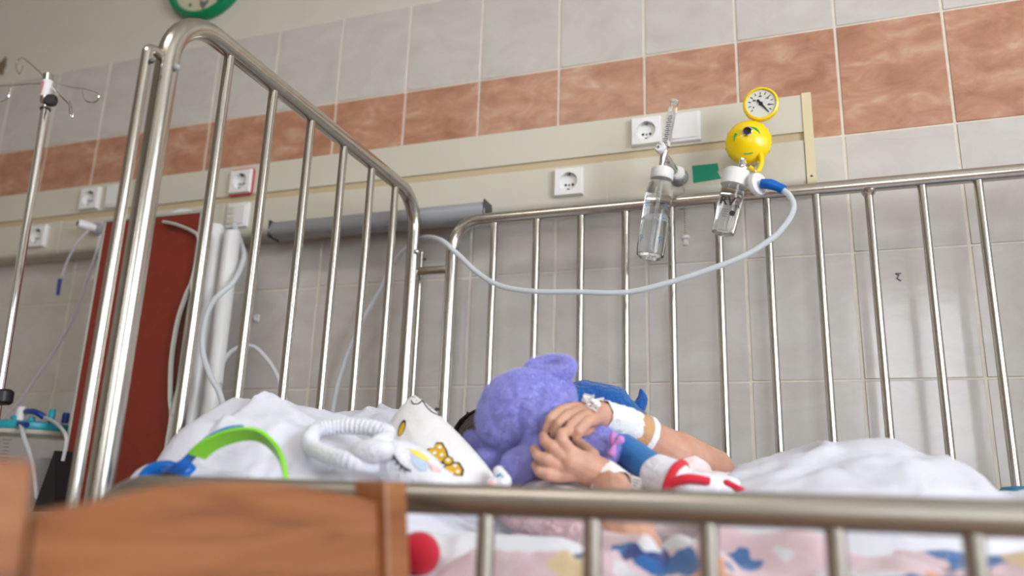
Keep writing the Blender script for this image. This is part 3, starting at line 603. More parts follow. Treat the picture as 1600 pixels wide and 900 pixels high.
for x, f in ((XA, hf), (XB, ff)):
    for y in (-1.128, -.112):
        zt_ = 1.545 if y < -1 else 1.515
        yc_ = YN if y < -1 else YFAR
        M().tube([V(x, y, .35), V(x, y, zt_-.012)]+arc((x, y+(.012 if y < -1 else -.012), zt_-.012), .012, PI if y < -1 else 0, PI/2, (0, 1, 0), (0, 0, 1), 5)+[V(x, yc_, zt_)], .0085, 12).build('guide_rod', STEEL, f)
        M().ball((x+.012, y, zt_-.028), .0045, 8, 6).build('screw', DARKM, f)
    s = M(); s.ball((x+.022, YN+.0, ZT-.12), .006, 10, 8); s.build('knob', GREYP, f); M().ball((x+.016, YFAR-.012, 1.49), .008, 12, 8).build('rivet', CHROME, f)
    for yy in (YN, YFAR):
        M().lathe([(.026, 0), (.028, .01), (.028, .03), (.02, .04)], (x, yy, .09), (0, 0, 1), 16).build('castor_housing', GREYP, f); M().lathe([(.05, -.014), (.055, -.008), (.055, .008), (.05, .014)], (x, yy, .055), (0, 1, 0), 20).build('castor_wheel', BLACKP, f)
def side(y, ztop, zbot, name, xs, x0, x1, r, sat):
    rc = .075
    pth = [V(x0, y, zbot)]+[V(x0, y, ztop-rc)]+arc((x0+rc, y, ztop-rc), rc, PI, PI/2, (1, 0, 0), (0, 0, 1), 9)+[V(2.5, y, ztop)]+arc((x1-rc, y, ztop-rc), rc, PI/2, 0, (1, 0, 0), (0, 0, 1), 9)+[V(x1, y, zbot)]
    f = M().tube(pth, r, 20).build(name, sat, cot)
    for x in xs: tubepart([V(x, y, zbot+.02), V(x, y, ztop-.008)], BR, 'bar', f, sat)
    tubepart([V(x0, y, zbot+.02), V(x1, y, zbot+.02)], .012, 'lower_rail', f, sat); return f
bx = [1.875, 1.992, 2.110, 2.224, 2.337, 2.449, 2.561, 2.670, 2.781, 2.890, 3.000, 3.11, 3.22, 3.33, 3.44, 3.54]
fr = side(-.15, 1.573, .62, 'rear_side_rail', bx, 1.757, 3.65, .0165, STEEL)
M().lathe([(.0095, 0), (.014, .006), (.0165, .014)], (2.781, -.15, 1.545), (0, 0, 1), 14).build('collar', STEEL, fr)
for x0, x1 in ((XA, 1.757), (3.65, XB)): tubepart([V(x0, -.155, 1.44), V(x1, -.15, 1.44)], .011, 'bracket', fr)
for z in (1.07, 1.045): M().ball((1.742, -.163, z), .0045, 8, 6).build('screw', DARKM, fr)
nx = [1.85, 1.96, 2.07, 2.177, 2.284, 2.398, 2.511, 2.624, 2.735, 2.845, 2.96, 3.07, 3.18, 3.29, 3.4, 3.51]
NR = side(-1.19, .858, .10, 'front_side_rail', nx, 1.757, 3.65, .0165, SATIN)
for x0, x1 in ((XA, 1.757), (3.65, XB)): tubepart([V(x0, -1.128, .72), V(x1, -1.19, .72)], .010, 'bracket', NR)
M().box((2.70, -.655, .60), (2.06, .92, .03)).build('mattress_base', GREYP, cot)
# ------------------------------------------------------------------ mattress
ZM = .765
def nz(x, y, s, seed=0): return noise.noise(V(x*s+seed, y*s-seed, seed*.7))
def fold(x, y, s, seed=0): return 1-abs(nz(x+.25*nz(x, y, s*.6, seed+3), y+.25*nz(x, y, s*.6, seed+9), s, seed))*2
def mat_z(x, y): return ZM+.004*nz(x, y, 7)
m = M(); m.box((2.70, -.655, .69), (1.98, .92, .145), bev=.03); md = m.build('mattress', SHEET2); md['label'] = 'white sheeted mattress lying in the steel cot'; md['category'] = 'mattress'
def shell(name, fn, x0, x1, y0, y1, nu, nv, mt, label, cat, th=.012):
    def P_(u, v): x = x0+(x1-x0)*u; y = y0+(y1-y0)*v; return V(*fn(x, y, u, v))
    m = M().grid(P_, nu, nv); n = len(m.v)
    # closed body: underside slightly above the mattress
    m.add([V(p.x, p.y, max(ZM+.0005, p.z-.014)) for p in m.v], [f[::-1] for f in m.f])
    e = [i*(nv+1) for i in range(nu+1)]+[nu*(nv+1)+j for j in range(1, nv+1)]+[i*(nv+1)+nv for i in range(nu-1, -1, -1)]+[j for j in range(nv-1, 0, -1)]
    m.f += [(e[k], e[(k+1) % len(e)], e[(k+1) % len(e)]+n, e[k]+n) for k in range(len(e))]
    o = m.build(name, mt, sharp=70, loc=((x0+x1)/2, (y0+y1)/2, ZM)); o['label'] = label; o['category'] = cat; return o
def interp(t, tab):
    if t <= tab[0][0]: return tab[0][1]
    for (a, b), (c, d) in zip(tab[:-1], tab[1:]):
        if t <= c: k = (t-a)/(c-a); return b+(d-b)*k
    return tab[-1][1]
def sm(t): t = max(0, min(1, t)); return t*t*(3-2*t)
# left duvet heap: ridge runs along the head frame
rd = [(p.y, p.z) for p in [WX(*q, 1.70) for q in [(262, 712), (300, 650), (335, 630), (370, 613), (395, 624), (450, 634), (482, 645), (520, 638), (560, 632), (590, 642), (622, 655), (660, 680)]]]
def left_duvet(x, y, u, v):
    zr = interp(y, rd)-.015; dx = x-1.70
    k = 1-sm(dx/.62)*.98 if dx > 0 else 1-.15*(dx/-.04)**2
    h = (zr-ZM)*k
    h += (.026*fold(x*.7+.6*y, y-.3*x, 5.0, 2)+.013*fold(x, y*.8, 12, 5)+.005*fold(x, y, 28, 8)-.014)*(.3+.7*k)*(1 if dx > .05 else .3)
    h *= sm((y+1.13)/.09)*sm((-.19-y)/.05)
    return x, y, ZM+max(.004, h)
shell('duvet', left_duvet, 1.672, 2.36, -1.135, -.18, 90, 120, SHEET, 'crumpled white duvet heaped against the barred head frame', 'duvet')
# right duvet over the legs
rr_ = [(p.x, p.z) for p in [WY(*q, -.5) for q in [(1120, 752), (1150, 728), (1200, 712), (1262, 694), (1300, 688), (1385, 685), (1420, 698), (1500, 738), (1520, 762), (1560, 762), (1640, 764)]]]+[(3.6, .86)]
def right_duvet(x, y, u, v):
    zr = interp(x, rr_)-.006; t_ = (y+.5)
    sk = .10*(x-2.6)
    k = sm((y+1.10-sk*.5)/.55)**.8 if t_ < 0 else 1-.35*sm(t_/.3)
    h = (zr-ZM)*k
    h += (.034*fold(x+.5*y, y*.5, 4.2, 11)+.014*fold(x*1.2-.4*y, y*.7, 10, 15)+.005*fold(x, y, 26, 3)-.028)*(.25+.75*min(1, abs(t_)*5))*k
    h *= sm((x-2.40)/.10)*sm((-.18-y)/.05)*sm((y+1.13)/.06)
    return x, y, ZM+max(.003, h)
shell('duvet', right_duvet, 2.38, 3.62, -1.135, -.18, 130, 100, SHEET, 'white duvet raised over the child\'s legs at the right', 'duvet')
# pillow under the head
m = M().ball((2.06, -.55, .80), (.19, .26, .040), 40, 20); pl = m.build('pillow', SHEET, smooth=True); pl['label'] = 'flat white pillow under the child\'s head behind the plush toys'; pl['category'] = 'pillow'
# flat sheet swell lower left of the rail (visible under it)
def low_sheet(x, y, u, v):
    h = .045*sm(v*3)*sm((1-v)*3)*sm(u*4)*sm((1-u)*4)+.007*fold(x, y, 9, 4)*sm(v*6)
    return x, y, ZM+max(.003, h)
shell('top_sheet', low_sheet, 1.98, 2.42, -1.12, -.86, 60, 40, SHEET2, 'loose white sheet in front of the child, seen under the near rail', 'sheet')
# red ball
q = WY(654, 866, -1.1); o = M().ball(q, .026, 24, 16).build('red_ball', REDF); o['label'] = 'small red ball on the white sheet, just right of the chair post'; o['category'] = 'ball'
# pink printed fleece
P1, P2 = WY(806, 806, -.98), WY(965, 885, -1.04)
rid = [(WY(815, 802, -.93), WY(1000, 880, -1.03), .028, .062), (WY(1050, 845, -1.0), WY(1110, 880, -1.06), .036, .055), (WY(1140, 818, -.95), WY(1270, 835, -1.0), .05, .068), (WY(1290, 850, -1.0), WY(1420, 860, -1.03), .05, .05), (WY(1420, 850, -.95), WY(1620, 830, -1.0), .05, .056)]
def fl(x, y, u, v):
    h = .016+.020*fold(x, y, 7, 21)+.008*fold(x, y, 17, 31)
    for a_, b_, wd, am in rid:
        ab = (b_-a_).xy; tt_ = max(0, min(1, (V(x, y, 0).xy-a_.xy).dot(ab)/ab.length_squared)); dd_ = (V(x, y, 0).xy-(a_.xy+ab*tt_)).length
        h = max(h, am*math.exp(-(dd_/wd)**2)+.008*nz(x, y, 25, 4))
    h *= sm(min(v, 1-v)*9)*sm(min(u, 1-u)*14)
    return x+.01*nz(x, y, 10, 3), y, ZM+max(.002, h)
shell('fleece_blanket', fl, 2.16, 3.3, -1.125, -.82, 200, 70, FLEECE, 'pink fleece blanket with navy, orange and white print bunched behind the near rail', 'blanket')
o = remesh(M().cap(WY(800, 806, -.93), WY(870, 830, -.96), .016, .022).cap(WY(870, 830, -.96), WY(960, 872, -1.0), .022, .020).cap(WY(905, 812, -.93), WY(960, 850, -.97), .014, .016).build('fleece_roll', PINKFL), .004, 4, .5, .003, 50)
o['label'] = 'twisted roll of pale pink fleece beside the child\'s elbow'; o['category'] = 'blanket'
p = WY(1588, 765, -.3); o = M().box((p.x+.06, -.3, p.z-.005), (.16, .12, .02), bev=.008).build('blue_cloth', mat('teal_cloth', (.06, .25, .40), .8)); o['label'] = 'folded blue cloth on the duvet at the far right'; o['category'] = 'cloth'

# ================================================================== CHILD
person = thing('person', 'child lying in the cot hidden behind plush toys, bandaged hand and wristband raised', 'person', (2.35, -.62, ZM+.04))
HC = WY(795, 706, -.58)
b = M()
# head and face (looks up and towards the toys)
b.ball(HC, (.085, .068, .082), 24, 16); b.ball(HC+V(.02, 0, -.008), (.07, .058, .07)); b.ball(HC+V(.045, -.0, .055), (.03, .035, .035))
fup = V(.25, -.25, .93).normalized(); b.cap(HC+fup*.07+V(.01, 0, 0), HC+fup*.092+V(.022, 0, 0), .008, .010)          # nose
for s in (-1, 1): b.ball(HC+V(.01, s*.068, -.004), (.018, .008, .022))                                            # ears
for s in (-.007, .005): b.cap(HC+fup*.068+V(.048+s, -.016, 0), HC+fup*.068+V(.048+s, .016, 0), .0055, .0055)       # lips
neck = HC+V(.10, 0, -.035); b.cap(HC+V(.03, 0, -.02), neck, .036, .038)
SN = V(2.22, -.76, .845); SF = V(2.215, -.46, .865); PEL = V(2.66, -.60, .825)
b.cap(neck, V(2.30, -.61, .845), .05, .085); b.cap(SN, SF, .045, .045)
for yy in (-.68, -.61, -.54): b.cap(V(2.27, yy, .845), V(PEL.x, yy+.01, .83), .07, .06)
for s in (-1, 1):
    hp = PEL+V(.02, s*.06, 0); kn_ = V(2.93, -.60+s*.07, .815); an = V(3.2, -.60+s*.07, .80)
    b.cap(hp, kn_, .058, .042); b.cap(kn_, an, .036, .024); b.cap(an, an+V(.03, 0, .02), .024, .018)
# far arm
WF = WY(972, 660, -.66); EF = WY(1110, 737, -.50); HF0 = WY(935, 648, -.745)
b.cap(SF, EF, .042, .044); b.cap(EF, WF, .043, .0250); b.cap(EF, EF.lerp(WF, .4), .043, .040); b.cap(WF, HF0, .0250, .022)
fing = [[(897, 637), (877, 640), (861, 653), (852, 675)], [(904, 643), (886, 649), (873, 661), (866, 679)], [(913, 650), (900, 657), (890, 667), (884, 681)], [(920, 658), (911, 666), (904, 674), (900, 683)]]
for i, f in enumerate(fing):
    y_ = [-.785, -.80, -.815, -.812]; pts = [WY(*q, y_[k]-i*.0055) for k, q in enumerate(f)]; rs = [.0092, .0085, .0079, .0070]
    b.cap(HF0, pts[0], .018, .0098)
    for k in range(3): b.cap(pts[k], pts[k+1], rs[k], rs[k+1])
tp = [WY(930, 662, -.74), WY(915, 672, -.775), WY(900, 678, -.785)]
b.cap(tp[0], tp[1], .012, .010); b.cap(tp[1], tp[2], .010, .008)
# near arm
WN = WY(952, 748, -.80); EN = WY(985, 872, -.965)
b.cap(SN, EN, .042, .042); b.cap(EN, WN, .042, .0250); b.cap(EN, EN.lerp(WN, .45), .044, .040)
HN = WY(916, 731, -.815); b.cap(WN, HN, .0250, .0255); b.cap(HN, WY(893, 722, -.828), .0255, .019)
fg = [[(889, 704), (878, 688), (877, 678), (888, 673)], [(879, 713), (863, 699), (852, 690), (849, 682)], [(871, 728), (854, 719), (841, 713), (835, 702)], [(872, 743), (856, 741), (844, 737), (837, 727)]]
yy_ = [-.835, -.852, -.852, -.838]
for i, f in enumerate(fg):
    pts = [WY(*q, yy_[k]+(.004 if i in (0, 3) else 0)) for k, q in enumerate(f)]; rs = [.0108, .0098, .0090, .0076]
    b.cap(HN, pts[0], .021, .0112)
    for k in range(3): b.cap(pts[k], pts[k+1], rs[k], rs[k+1])
b.cap(WY(925, 712, -.80), WY(910, 698, -.79), .012, .010); b.cap(WY(910, 698, -.79), WY(900, 688, -.79), .010, .008)
body = b.build('body', SKIN, person); remesh(body, .0021, 4, .5)
# hair
m = M(); m.ball(HC+V(-.018, 0, .004), (.088, .076, .086), 30, 20)
hr = remesh(m.build('hair', HAIR, person), .004, 2, .5, .002, 120)
st = M()
for k in range(26):
    a_ = -1.2+k*.1; q = HC+V(-.098, .0, .0); s0 = HC+V(-.02, -.03+.002*k, .088); e0 = HC+V(-.103-.006*random.random(), -.05+.004*k, -.02+.004*k)
    st.tube(spline([s0, HC+V(-.085, -.04+.003*k, .055), e0, e0+V(.01, -.005, -.05)], 5), .0016, 5)
st.build('hair_strands', HAIR, person)
# shirt
m = M(); m.cap(SN+V(.01, .02, 0), SF+V(.01, -.02, 0), .056, .056)
for yy in (-.70, -.61, -.52): m.cap(V(2.27, yy, .845), V(2.66, yy+.01, .83), .080, .070)
m.cap(SF, SF.lerp(EF, .62), .054, .050); m.cap(SN, SN.lerp(EN, .4), .054, .052); m.cap(WY(1030, 720, -.55), WY(1085, 745, -.58), .03, .035)
remesh(m.build('shirt', SHIRT, person), .005, 4, .5, .004, 30)
# bandage, tape, wristband on the arms
def sleeve(a, b_, ra, rb, name, mt, parent, n=14, fz=.0012, ov=None, lab=None):
    d = (b_-a); m = M(); pr_ = [(ra+(rb-ra)*i/n, d.length*i/n) for i in range(n+1)]; u_, v_, dd_ = basis(d); seg = 36; vs = []
    for (r_, h_) in pr_:
        for k in range(seg):
            an_ = 2*PI*k/seg; r2 = r_+fz*noise.noise(V(h_*120, math.cos(an_)*3, math.sin(an_)*3)); vs.append(a+dd_*h_+u_*(r2*math.cos(an_))+v_*(r2*math.sin(an_)))
    m.add(vs, [(i*seg+k, i*seg+(k+1) % seg, (i+1)*seg+(k+1) % seg, (i+1)*seg+k) for i in range(n) for k in range(seg)])
    o = m.build(name, mt, parent); sd = o.modifiers.new('t', 'SOLIDIFY'); sd.thickness = .0015; sd.offset = 0; return o
A_ = WF.lerp(HF0, .93); B_ = WF.lerp(EF, .09); sleeve(A_, B_, .0245, .0305, 'gauze_bandage', GAUZE, person, 18, .003)
sleeve(WF.lerp(EF, .07), WF.lerp(EF, .225), .0298, .0322, 'tan_tape', TAN, person, 10, .0012)
sleeve(WF.lerp(EF, .21), WF.lerp(EF, .265), .0326, .0336, 'gauze_edge', GAUZE, person, 4, .0018)
m = M()
for k in range(14): a0 = WY(922+random.uniform(-6, 14), 628+random.uniform(-7, 10), -.775-random.random()*.01); m.tube(spline([a0, a0+V(random.uniform(-.012, .012), -.006, random.uniform(-.006, .012)), a0+V(random.uniform(-.012, .012), 0, random.uniform(-.01, .01))], 4), .0016, 5)
m.ball(WY(918, 626, -.775), (.010, .008, .007)); m.cap(WY(916, 622, -.775), WY(932, 632, -.77), .005, .007); m.build('cannula_dressing', PAPER, person)
c1, c2 = WY(964, 753, -.816), WY(941, 745, -.797); wd_ = sleeve(WY(962, 764, -.818), WY(941, 744, -.798), .0292, .0268, 'wristband', PAPER, person, 6, .0003)
dn = (c2-c1).normalized(); 
for k in range(6):
    q = WY(945+k*1.2, 741+k*4.2, -.8); n_ = (CAM-q).normalized(); L_ = .020 if k < 2 else .012
    q = WY(950+(k % 2)*6, 741+k*3.6, -.832); M().tube([q+V(-L_/2, 0, -L_*.25), q+V(L_/2, 0, L_*.25)], .0006, 4).build('printed_line', INKG, person)

# ================================================================== TOYS
def PY(px, py, y): return WY(px, py, y)
k_ = 1.03e-3
t = thing('purple_plush_toy', 'fluffy purple plush animal held in front of the child\'s face', 'plush toy', WY(820, 750, -.76))
m = M(); hc = WY(822, 644, -.735); m.ball(hc, (.078, .071, .068), 30, 20); m.ball(WY(795, 655, -.75), (.052, .05, .056)); m.ball(WY(850, 655, -.76), (.05, .045, .05))
remesh(m.build('head', PURPLE, t), .0035, 8, .7, .0035, 70)
ec = WY(864, 622, -.715); m = M(); m.ball(ec, (.037, .030, .040)); rimc = WY(860, 574, -.715)
rp = [rimc+V(.034*math.cos(a_), .014*math.sin(a_), .0125*math.sin(a_)) for a_ in [2*PI*i/24 for i in range(24)]]
m.tube(rp, .0095, 10, closed=True)
for p in rp[::2]: m.cap(p, ec.lerp(p, .45), .0085, .012)
m.cap(WY(828, 582, -.72), WY(842, 600, -.72), .010, .018)
remesh(m.build('ear', PURPLE, t), .0028, 2, .5, .0015, 70)
m = M(); m.cap(WY(735, 684, -.74), WY(775, 700, -.75), .009, .024); m.cap(WY(775, 700, -.75), WY(765, 716, -.76), .022, .018); remesh(m.build('paw', PURPLE, t), .0035, 6, .6, .003, 70)
m = M(); m.cap(WY(808, 730, -.80), WY(835, 712, -.79), .023, .020); remesh(m.build('paw', PURPLE, t), .0035, 6, .6, .003, 70)
m = M(); m.cap(WY(850, 700, -.77), WY(905, 695, -.74), .036, .036); m.cap(WY(905, 695, -.74), WY(945, 700, -.745), .030, .024); m.ball(WY(925, 680, -.735), (.034, .03, .022)); remesh(m.build('body', PURPLE, t), .0035, 7, .7, .0035, 70)
m = M(); m.ball(WY(958, 686, -.775), (.006, .006, .012)); m.cap(WY(960, 694, -.778), WY(969, 687, -.778), .003, .007); m.cap(WY(960, 696, -.778), WY(956, 708, -.778), .003, .007); m.build('pink_bow', PINKF, t); M().cap(WY(756, 606, -.72), WY(763, 612, -.72), .002, .006).build('pink_ribbon_end', PINKF, t)
for o in list(t.children):
    if o.name.split('.')[0] in ('head', 'ear', 'paw', 'body'): fur(o, .0030, 1300000)
# blue plush
t = thing('blue_plush_toy', 'royal blue plush toy lying under the bandaged arm, white cuff and red striped shoe', 'plush toy', WY(960, 760, -.7))
m = M(); m.cap(WY(890, 640, -.62), WY(905, 622, -.61), .035, .030); m.cap(WY(912, 622, -.60), WY(955, 634, -.59), .034, .038); m.cap(WY(955, 634, -.59), WY(996, 655, -.58), .036, .020); m.ball(WY(985, 665, -.60), (.03, .03, .03))
remesh(m.build('body', BLUEPL, t), .0035, 9, .7, .0015, 60)
m = M(); m.tube(spline([WY(990, 645, -.575), WY(998, 636, -.575), WY(1004, 622, -.575), WY(1000, 606, -.575)], 6), [.008, .013, .010, .0015], 12); m.cap(WY(1003, 636, -.575), WY(1007, 624, -.575), .008, .006); remesh(m.build('tail', BLUEPL, t), .0025, 4, .6)
m = M(); m.cap(WY(978, 702, -.72), WY(1025, 738, -.76), .0235, .026); remesh(m.build('leg', BLUEL, t), .003, 3, .5)
m = M(); m.cap(WY(965, 700, -.69), WY(985, 745, -.72), .03, .026); remesh(m.build('lower_body', BLUEPL, t), .0035, 3, .5, .001, 60)
m = M(); m.cap(WY(1031, 742, -.763), WY(1050, 752, -.775), .031, .033); remesh(m.build('cuff', WPLUSH, t), .003, 3, .5, .001, 60)
c5 = WY(1052, 755, -.777); d5 = (WY(1075, 767, -.79)-c5).normalized(); u5, v5, _ = basis(d5)
m = M(); m.tube([c5+d5*(.004+.010*math.cos(a_))+u5*.0325*math.cos(a_)+v5*.0325*math.sin(a_) for a_ in [2*PI*i/28 for i in range(28)]], .0062, 8, closed=True); m.build('red_strap', REDF, t); M().tube(spline([WY(1040, 762, -.812), WY(1056, 752, -.815), WY(1080, 748, -.815), WY(1108, 752, -.805)], 5), [.006, .0075, .006], 10).build('red_strap', REDF, t); M().cap(WY(1136, 755, -.79), WY(1166, 769, -.79), .0055, .004).build('red_strap', REDF, t)
m = M(); m.cap(WY(1075, 768, -.785), WY(1135, 770, -.77), .030, .026); remesh(m.build('shoe', WPLUSH, t), .0035, 4, .6, .001, 50)
m = M(); q = WY(990, 752, -.775); m.grid(lambda u, v: q+V((u-.5)*.022+.008*v, -.004*math.sin(u*3), (v-.5)*.018-.006*u), 6, 6); o = m.build('care_tag', PAPER, t); o.modifiers.new('t', 'SOLIDIFY').thickness = .0006
for k in range(3): M().tube([q+V(-.006+.003*k, -.0052, -.004+.004*k), q+V(.006+.002*k, -.0052, -.007+.004*k)], .0005, 4).build('tag_print', INKG, t)
# white cushion standing on its corner
C1, C2, C3, C4 = WY(646, 616, -.80), WY(778, 752, -.86), WY(682, 800, -.90), WY(588, 702, -.84)
nn = ((C2-C1).cross(C4-C1)).normalized(); nn = nn if nn.dot(CAM-C1) > 0 else -nn
def cush(u, v, side=1, off=0):
    p = C1.lerp(C2, u).lerp(C4.lerp(C3, u), v); e = max(0, 16*u*(1-u)*v*(1-v)); pinch = .10*math.sin(PI*u)*0
    cen = (C1+C2+C3+C4)/4; inn = 1+.16*4*u*(1-u)*(abs(2*v-1)**2)+.05*4*v*(1-v)*(abs(2*u-1)**2)
    p = cen+(p-cen)*inn
    return p+nn*(side*(.036*e**.45+off)+.0022*nz(u, v, 7, 5)*e)
t = thing('white_cushion', 'small white cushion with yellow dotted bow print standing on its corner', 'cushion', C3)
m = M(); m.grid(lambda u, v: cush(u, v, 1), 36, 36); m.grid(lambda u, v: cush(1-u, v, -1), 36, 36); m.build('cover', CUSH, t, sharp=80)
def inv(px, py):                                            # pixel -> (u, v) on the cushion front
    d = ray(px, py); cen = (C1+C2+C3+C4)/4; best = None
    P0 = CAM+d*((cen+nn*.028-CAM).dot(nn)/d.dot(nn)); u_, v_ = .5, .5
    for _ in range(25):
        f0_ = cush(u_, v_); a_ = (cush(u_+.01, v_)-f0_)/.01; b_ = (cush(u_, v_+.01)-f0_)/.01
        a_ -= nn*a_.dot(nn); b_ -= nn*b_.dot(nn); 
        P0 = CAM+d*((f0_-CAM).dot(nn)/d.dot(nn)); r_ = P0-f0_
        aa, ab, bb = a_.dot(a_), a_.dot(b_), b_.dot(b_); ra, rb = r_.dot(a_), r_.dot(b_); det = aa*bb-ab*ab
        if abs(det) < 1e-12: break
        u_ = min(.985, max(.015, u_+.7*(ra*bb-rb*ab)/det)); v_ = min(.985, max(.015, v_+.7*(rb*aa-ra*ab)/det))
    return u_, v_
def decal(pts, name, mt, parent, lift, n=5):                # filled outline following the cushion
    uv = [inv(*p) for p in pts]; cu = sum(a for a, b in uv)/len(uv); cv = sum(b for a, b in uv)/len(uv); m = M(); N = len(uv)
    vs = [cush(cu, cv, 1, lift)]
    for j in range(1, n+1):
        for a, b_ in uv: vs.append(cush(cu+(a-cu)*j/n, cv+(b_-cv)*j/n, 1, lift))
    fs = [(0, 1+k, 1+(k+1) % N) for k in range(N)]
    for j in range(n-1): fs += [(1+j*N+k, 1+(j+1)*N+k, 1+(j+1)*N+(k+1) % N, 1+j*N+(k+1) % N) for k in range(N)]
    return m.add(vs, fs).build(name, mt, parent)
def circ(cx, cy, rx, ry, n=14, a=0): return [(cx+rx*math.cos(2*PI*i/n)*math.cos(a)-ry*math.sin(2*PI*i/n)*math.sin(a), cy+rx*math.cos(2*PI*i/n)*math.sin(a)+ry*math.sin(2*PI*i/n)*math.cos(a)) for i in range(n)]
bow = [[(700, 718), (696, 704), (690, 694), (682, 694), (679, 701), (671, 702), (668, 708), (675, 716), (690, 722)], [(702, 724), (697, 730), (691, 732), (692, 740), (697, 748), (704, 749), (709, 742), (720, 743), (722, 735), (716, 725)]]
def grow(L, s): cx = sum(p[0] for p in L)/len(L); cy = sum(p[1] for p in L)/len(L); return [(cx+(x-cx)*s, cy+(y-cy)*s) for x, y in L]
for L_ in bow: decal(grow(L_, 1.22), 'print_outline', INK, t, .0006); decal(L_, 'bow_print', GOLD, t, .0012)
decal(circ(701, 721, 8.5, 7.5), 'print_outline', INK, t, .0016); decal(circ(701, 721, 6.5, 5.5), 'bow_print', GOLD, t, .0022)
for cx, cy in ((688, 700), (680, 709), (691, 712), (712, 729), (706, 741), (697, 738), (716, 738), (701, 720)): decal(circ(cx, cy, 2.8, 2.4, 8), 'dot_print', WPR, t, .0027, 2)
decal(circ(628, 669, 5, 14, 12, .35), 'print_outline', INK, t, .0006, 3); decal(circ(628, 671, 3.6, 11, 12, .35), 'bow_print', GOLD, t, .0012, 3)
sca = [(643, 626), (646, 631), (654, 631), (659, 627), (661, 627), (667, 636), (674, 643), (681, 647), (688, 649)]
m = M(); m.tube([cush(*inv(*q), 1, .0008) for q in [(p.x, p.y) for p in spline([V(a, b_, 0) for a, b_ in sca], 4)]], .0010, 6); m.build('scalloped_line', INK, t)
for q in ((648, 621), (651, 626), (656, 623), (645, 620), (664, 629), (669, 634), (673, 639), (679, 642), (684, 646), (662, 625)): decal(circ(q[0], q[1], .9, .9, 6), 'dot_print', INK, t, .0009, 1)
# headphones
t = thing('toy_headphones', 'blue and lime green plastic headphones lying on the duvet by the head frame', 'headphones', WY(260, 750, -1.06))
def band(pts, w_, th_, nm, mt, up_=V(.35, -.6, .5), w2=None):
    P_ = spline(pts, 8); m = M(); n = len(P_); vs = []
    for i, p in enumerate(P_):
        T = (P_[min(i+1, n-1)]-P_[max(i-1, 0)]).normalized(); a_ = up_-T*up_.dot(T); a_.normalize(); b_ = T.cross(a_); ww = w_ if w2 is None else w_+(w2-w_)*i/(n-1)
        vs += [p+a_*(ww/2*x)+b_*(th_/2*y) for x, y in ((-1, -1), (-.8, -1.3), (.8, -1.3), (1, -1), (1, 1), (-1, 1))]
    fs = [(i*6+k, i*6+(k+1) % 6, (i+1)*6+(k+1) % 6, (i+1)*6+k) for i in range(n-1) for k in range(6)]+[(5, 4, 3, 2, 1, 0), tuple((n-1)*6+k for k in range(6))]
    return m.add(vs, fs).build(nm, mt, t, sharp=50)
def HP(px, py, y): return WY(px, py, y)
band([HP(308, 712, -1.085), HP(325, 697, -1.085), HP(350, 685, -1.08), HP(380, 678, -1.075), HP(406, 681, -1.07), HP(427, 697, -1.07), HP(440, 718, -1.08), HP(446, 745, -1.09), HP(447, 775, -1.09)], .030, .005, 'headband_pad', LIME, w2=.014)
band([HP(262, 742, -1.08), HP(285, 727, -1.085), HP(305, 706, -1.078), HP(330, 685, -1.075), HP(356, 672, -1.07), HP(380, 668, -1.065)], .022, .005, 'headband', BLUEP, w2=.006)
m = M(); m.tube(spline([HP(224, 756, -1.075), HP(236, 738, -1.07), HP(262, 732, -1.065), HP(285, 738, -1.06), HP(297, 730, -1.05)], 6), [.012, .012, .011, .012], 12, flat=(1, 1)); m.build('ear_cup', BLUEP, t)
M().ball(HP(262, 752, -1.095), (.024, .006, .012), 20, 12).build('ear_pad', BLACKP, t)
# white unicorn plush + ribbed loop
t = thing('white_unicorn_plush', 'white plush unicorn with closed eyelashes and pastel mane beside the cushion', 'plush toy', WY(650, 770, -.93))
m = M(); hu = WY(636, 730, -.96); m.ball(hu, (.062, .035, .034), 26, 16, R=Matrix.Rotation(.35, 3, 'Y')); m.ball(WY(602, 716, -.96), (.026, .026, .024)); m.ball(WY(675, 750, -.96), (.05, .03, .022), R=Matrix.Rotation(.4, 3, 'Y')); m.cap(WY(622, 705, -.95), WY(628, 697, -.95), .012, .006)
hd = remesh(m.build('head', WPLUSH, t), .003, 8, .7, .0012, 60)
def surf(px, py):                                           # point on the remeshed head under a pixel
    off = wloc(hd); d = ray(px, py).normalized(); r_ = hd.ray_cast(CAM-off, d); return (r_[1]+off, r_[2]) if r_[0] else (WY(px, py, -.95), V(0, -1, 0))
bpy.context.view_layer.update()
def patch(pts, nm, mt, th=.0008):
    N = len(pts); cx = sum(p[0] for p in pts)/N; cy = sum(p[1] for p in pts)/N; vs = []; 
    for j in range(0, 5):
        for x, y in (pts if j else [(cx, cy)]):
            P_, n_ = surf(cx+(x-cx)*j/4, cy+(y-cy)*j/4); vs.append(P_+n_*th+(CAM-P_).normalized()*.0005)
    fs = [(0, 1+k, 1+(k+1) % N) for k in range(N)]
    for j in range(3): fs += [(1+j*N+k, 1+(j+1)*N+k, 1+(j+1)*N+(k+1) % N, 1+j*N+(k+1) % N) for k in range(N)]
    M().add(vs, fs).build(nm, mt, t)
patch([(638, 702), (652, 704), (670, 716), (671, 722), (660, 718), (648, 712)], 'mane_patch', YPR); patch([(640, 708), (652, 716), (668, 724), (668, 736), (655, 736), (644, 724)], 'mane_patch', BPR); patch([(668, 722), (684, 730), (690, 738), (678, 738)], 'mane_patch', PPR)
ey = [(612, 705), (616, 714), (624, 724), (632, 731), (642, 736)]
M().tube([surf(*p)[0]+(CAM-surf(*p)[0]).normalized()*.001 for p in [(q.x, q.y) for q in spline([V(a, b_, 0) for a, b_ in ey], 4)]], .0014, 6).build('eyelid', INK, t)
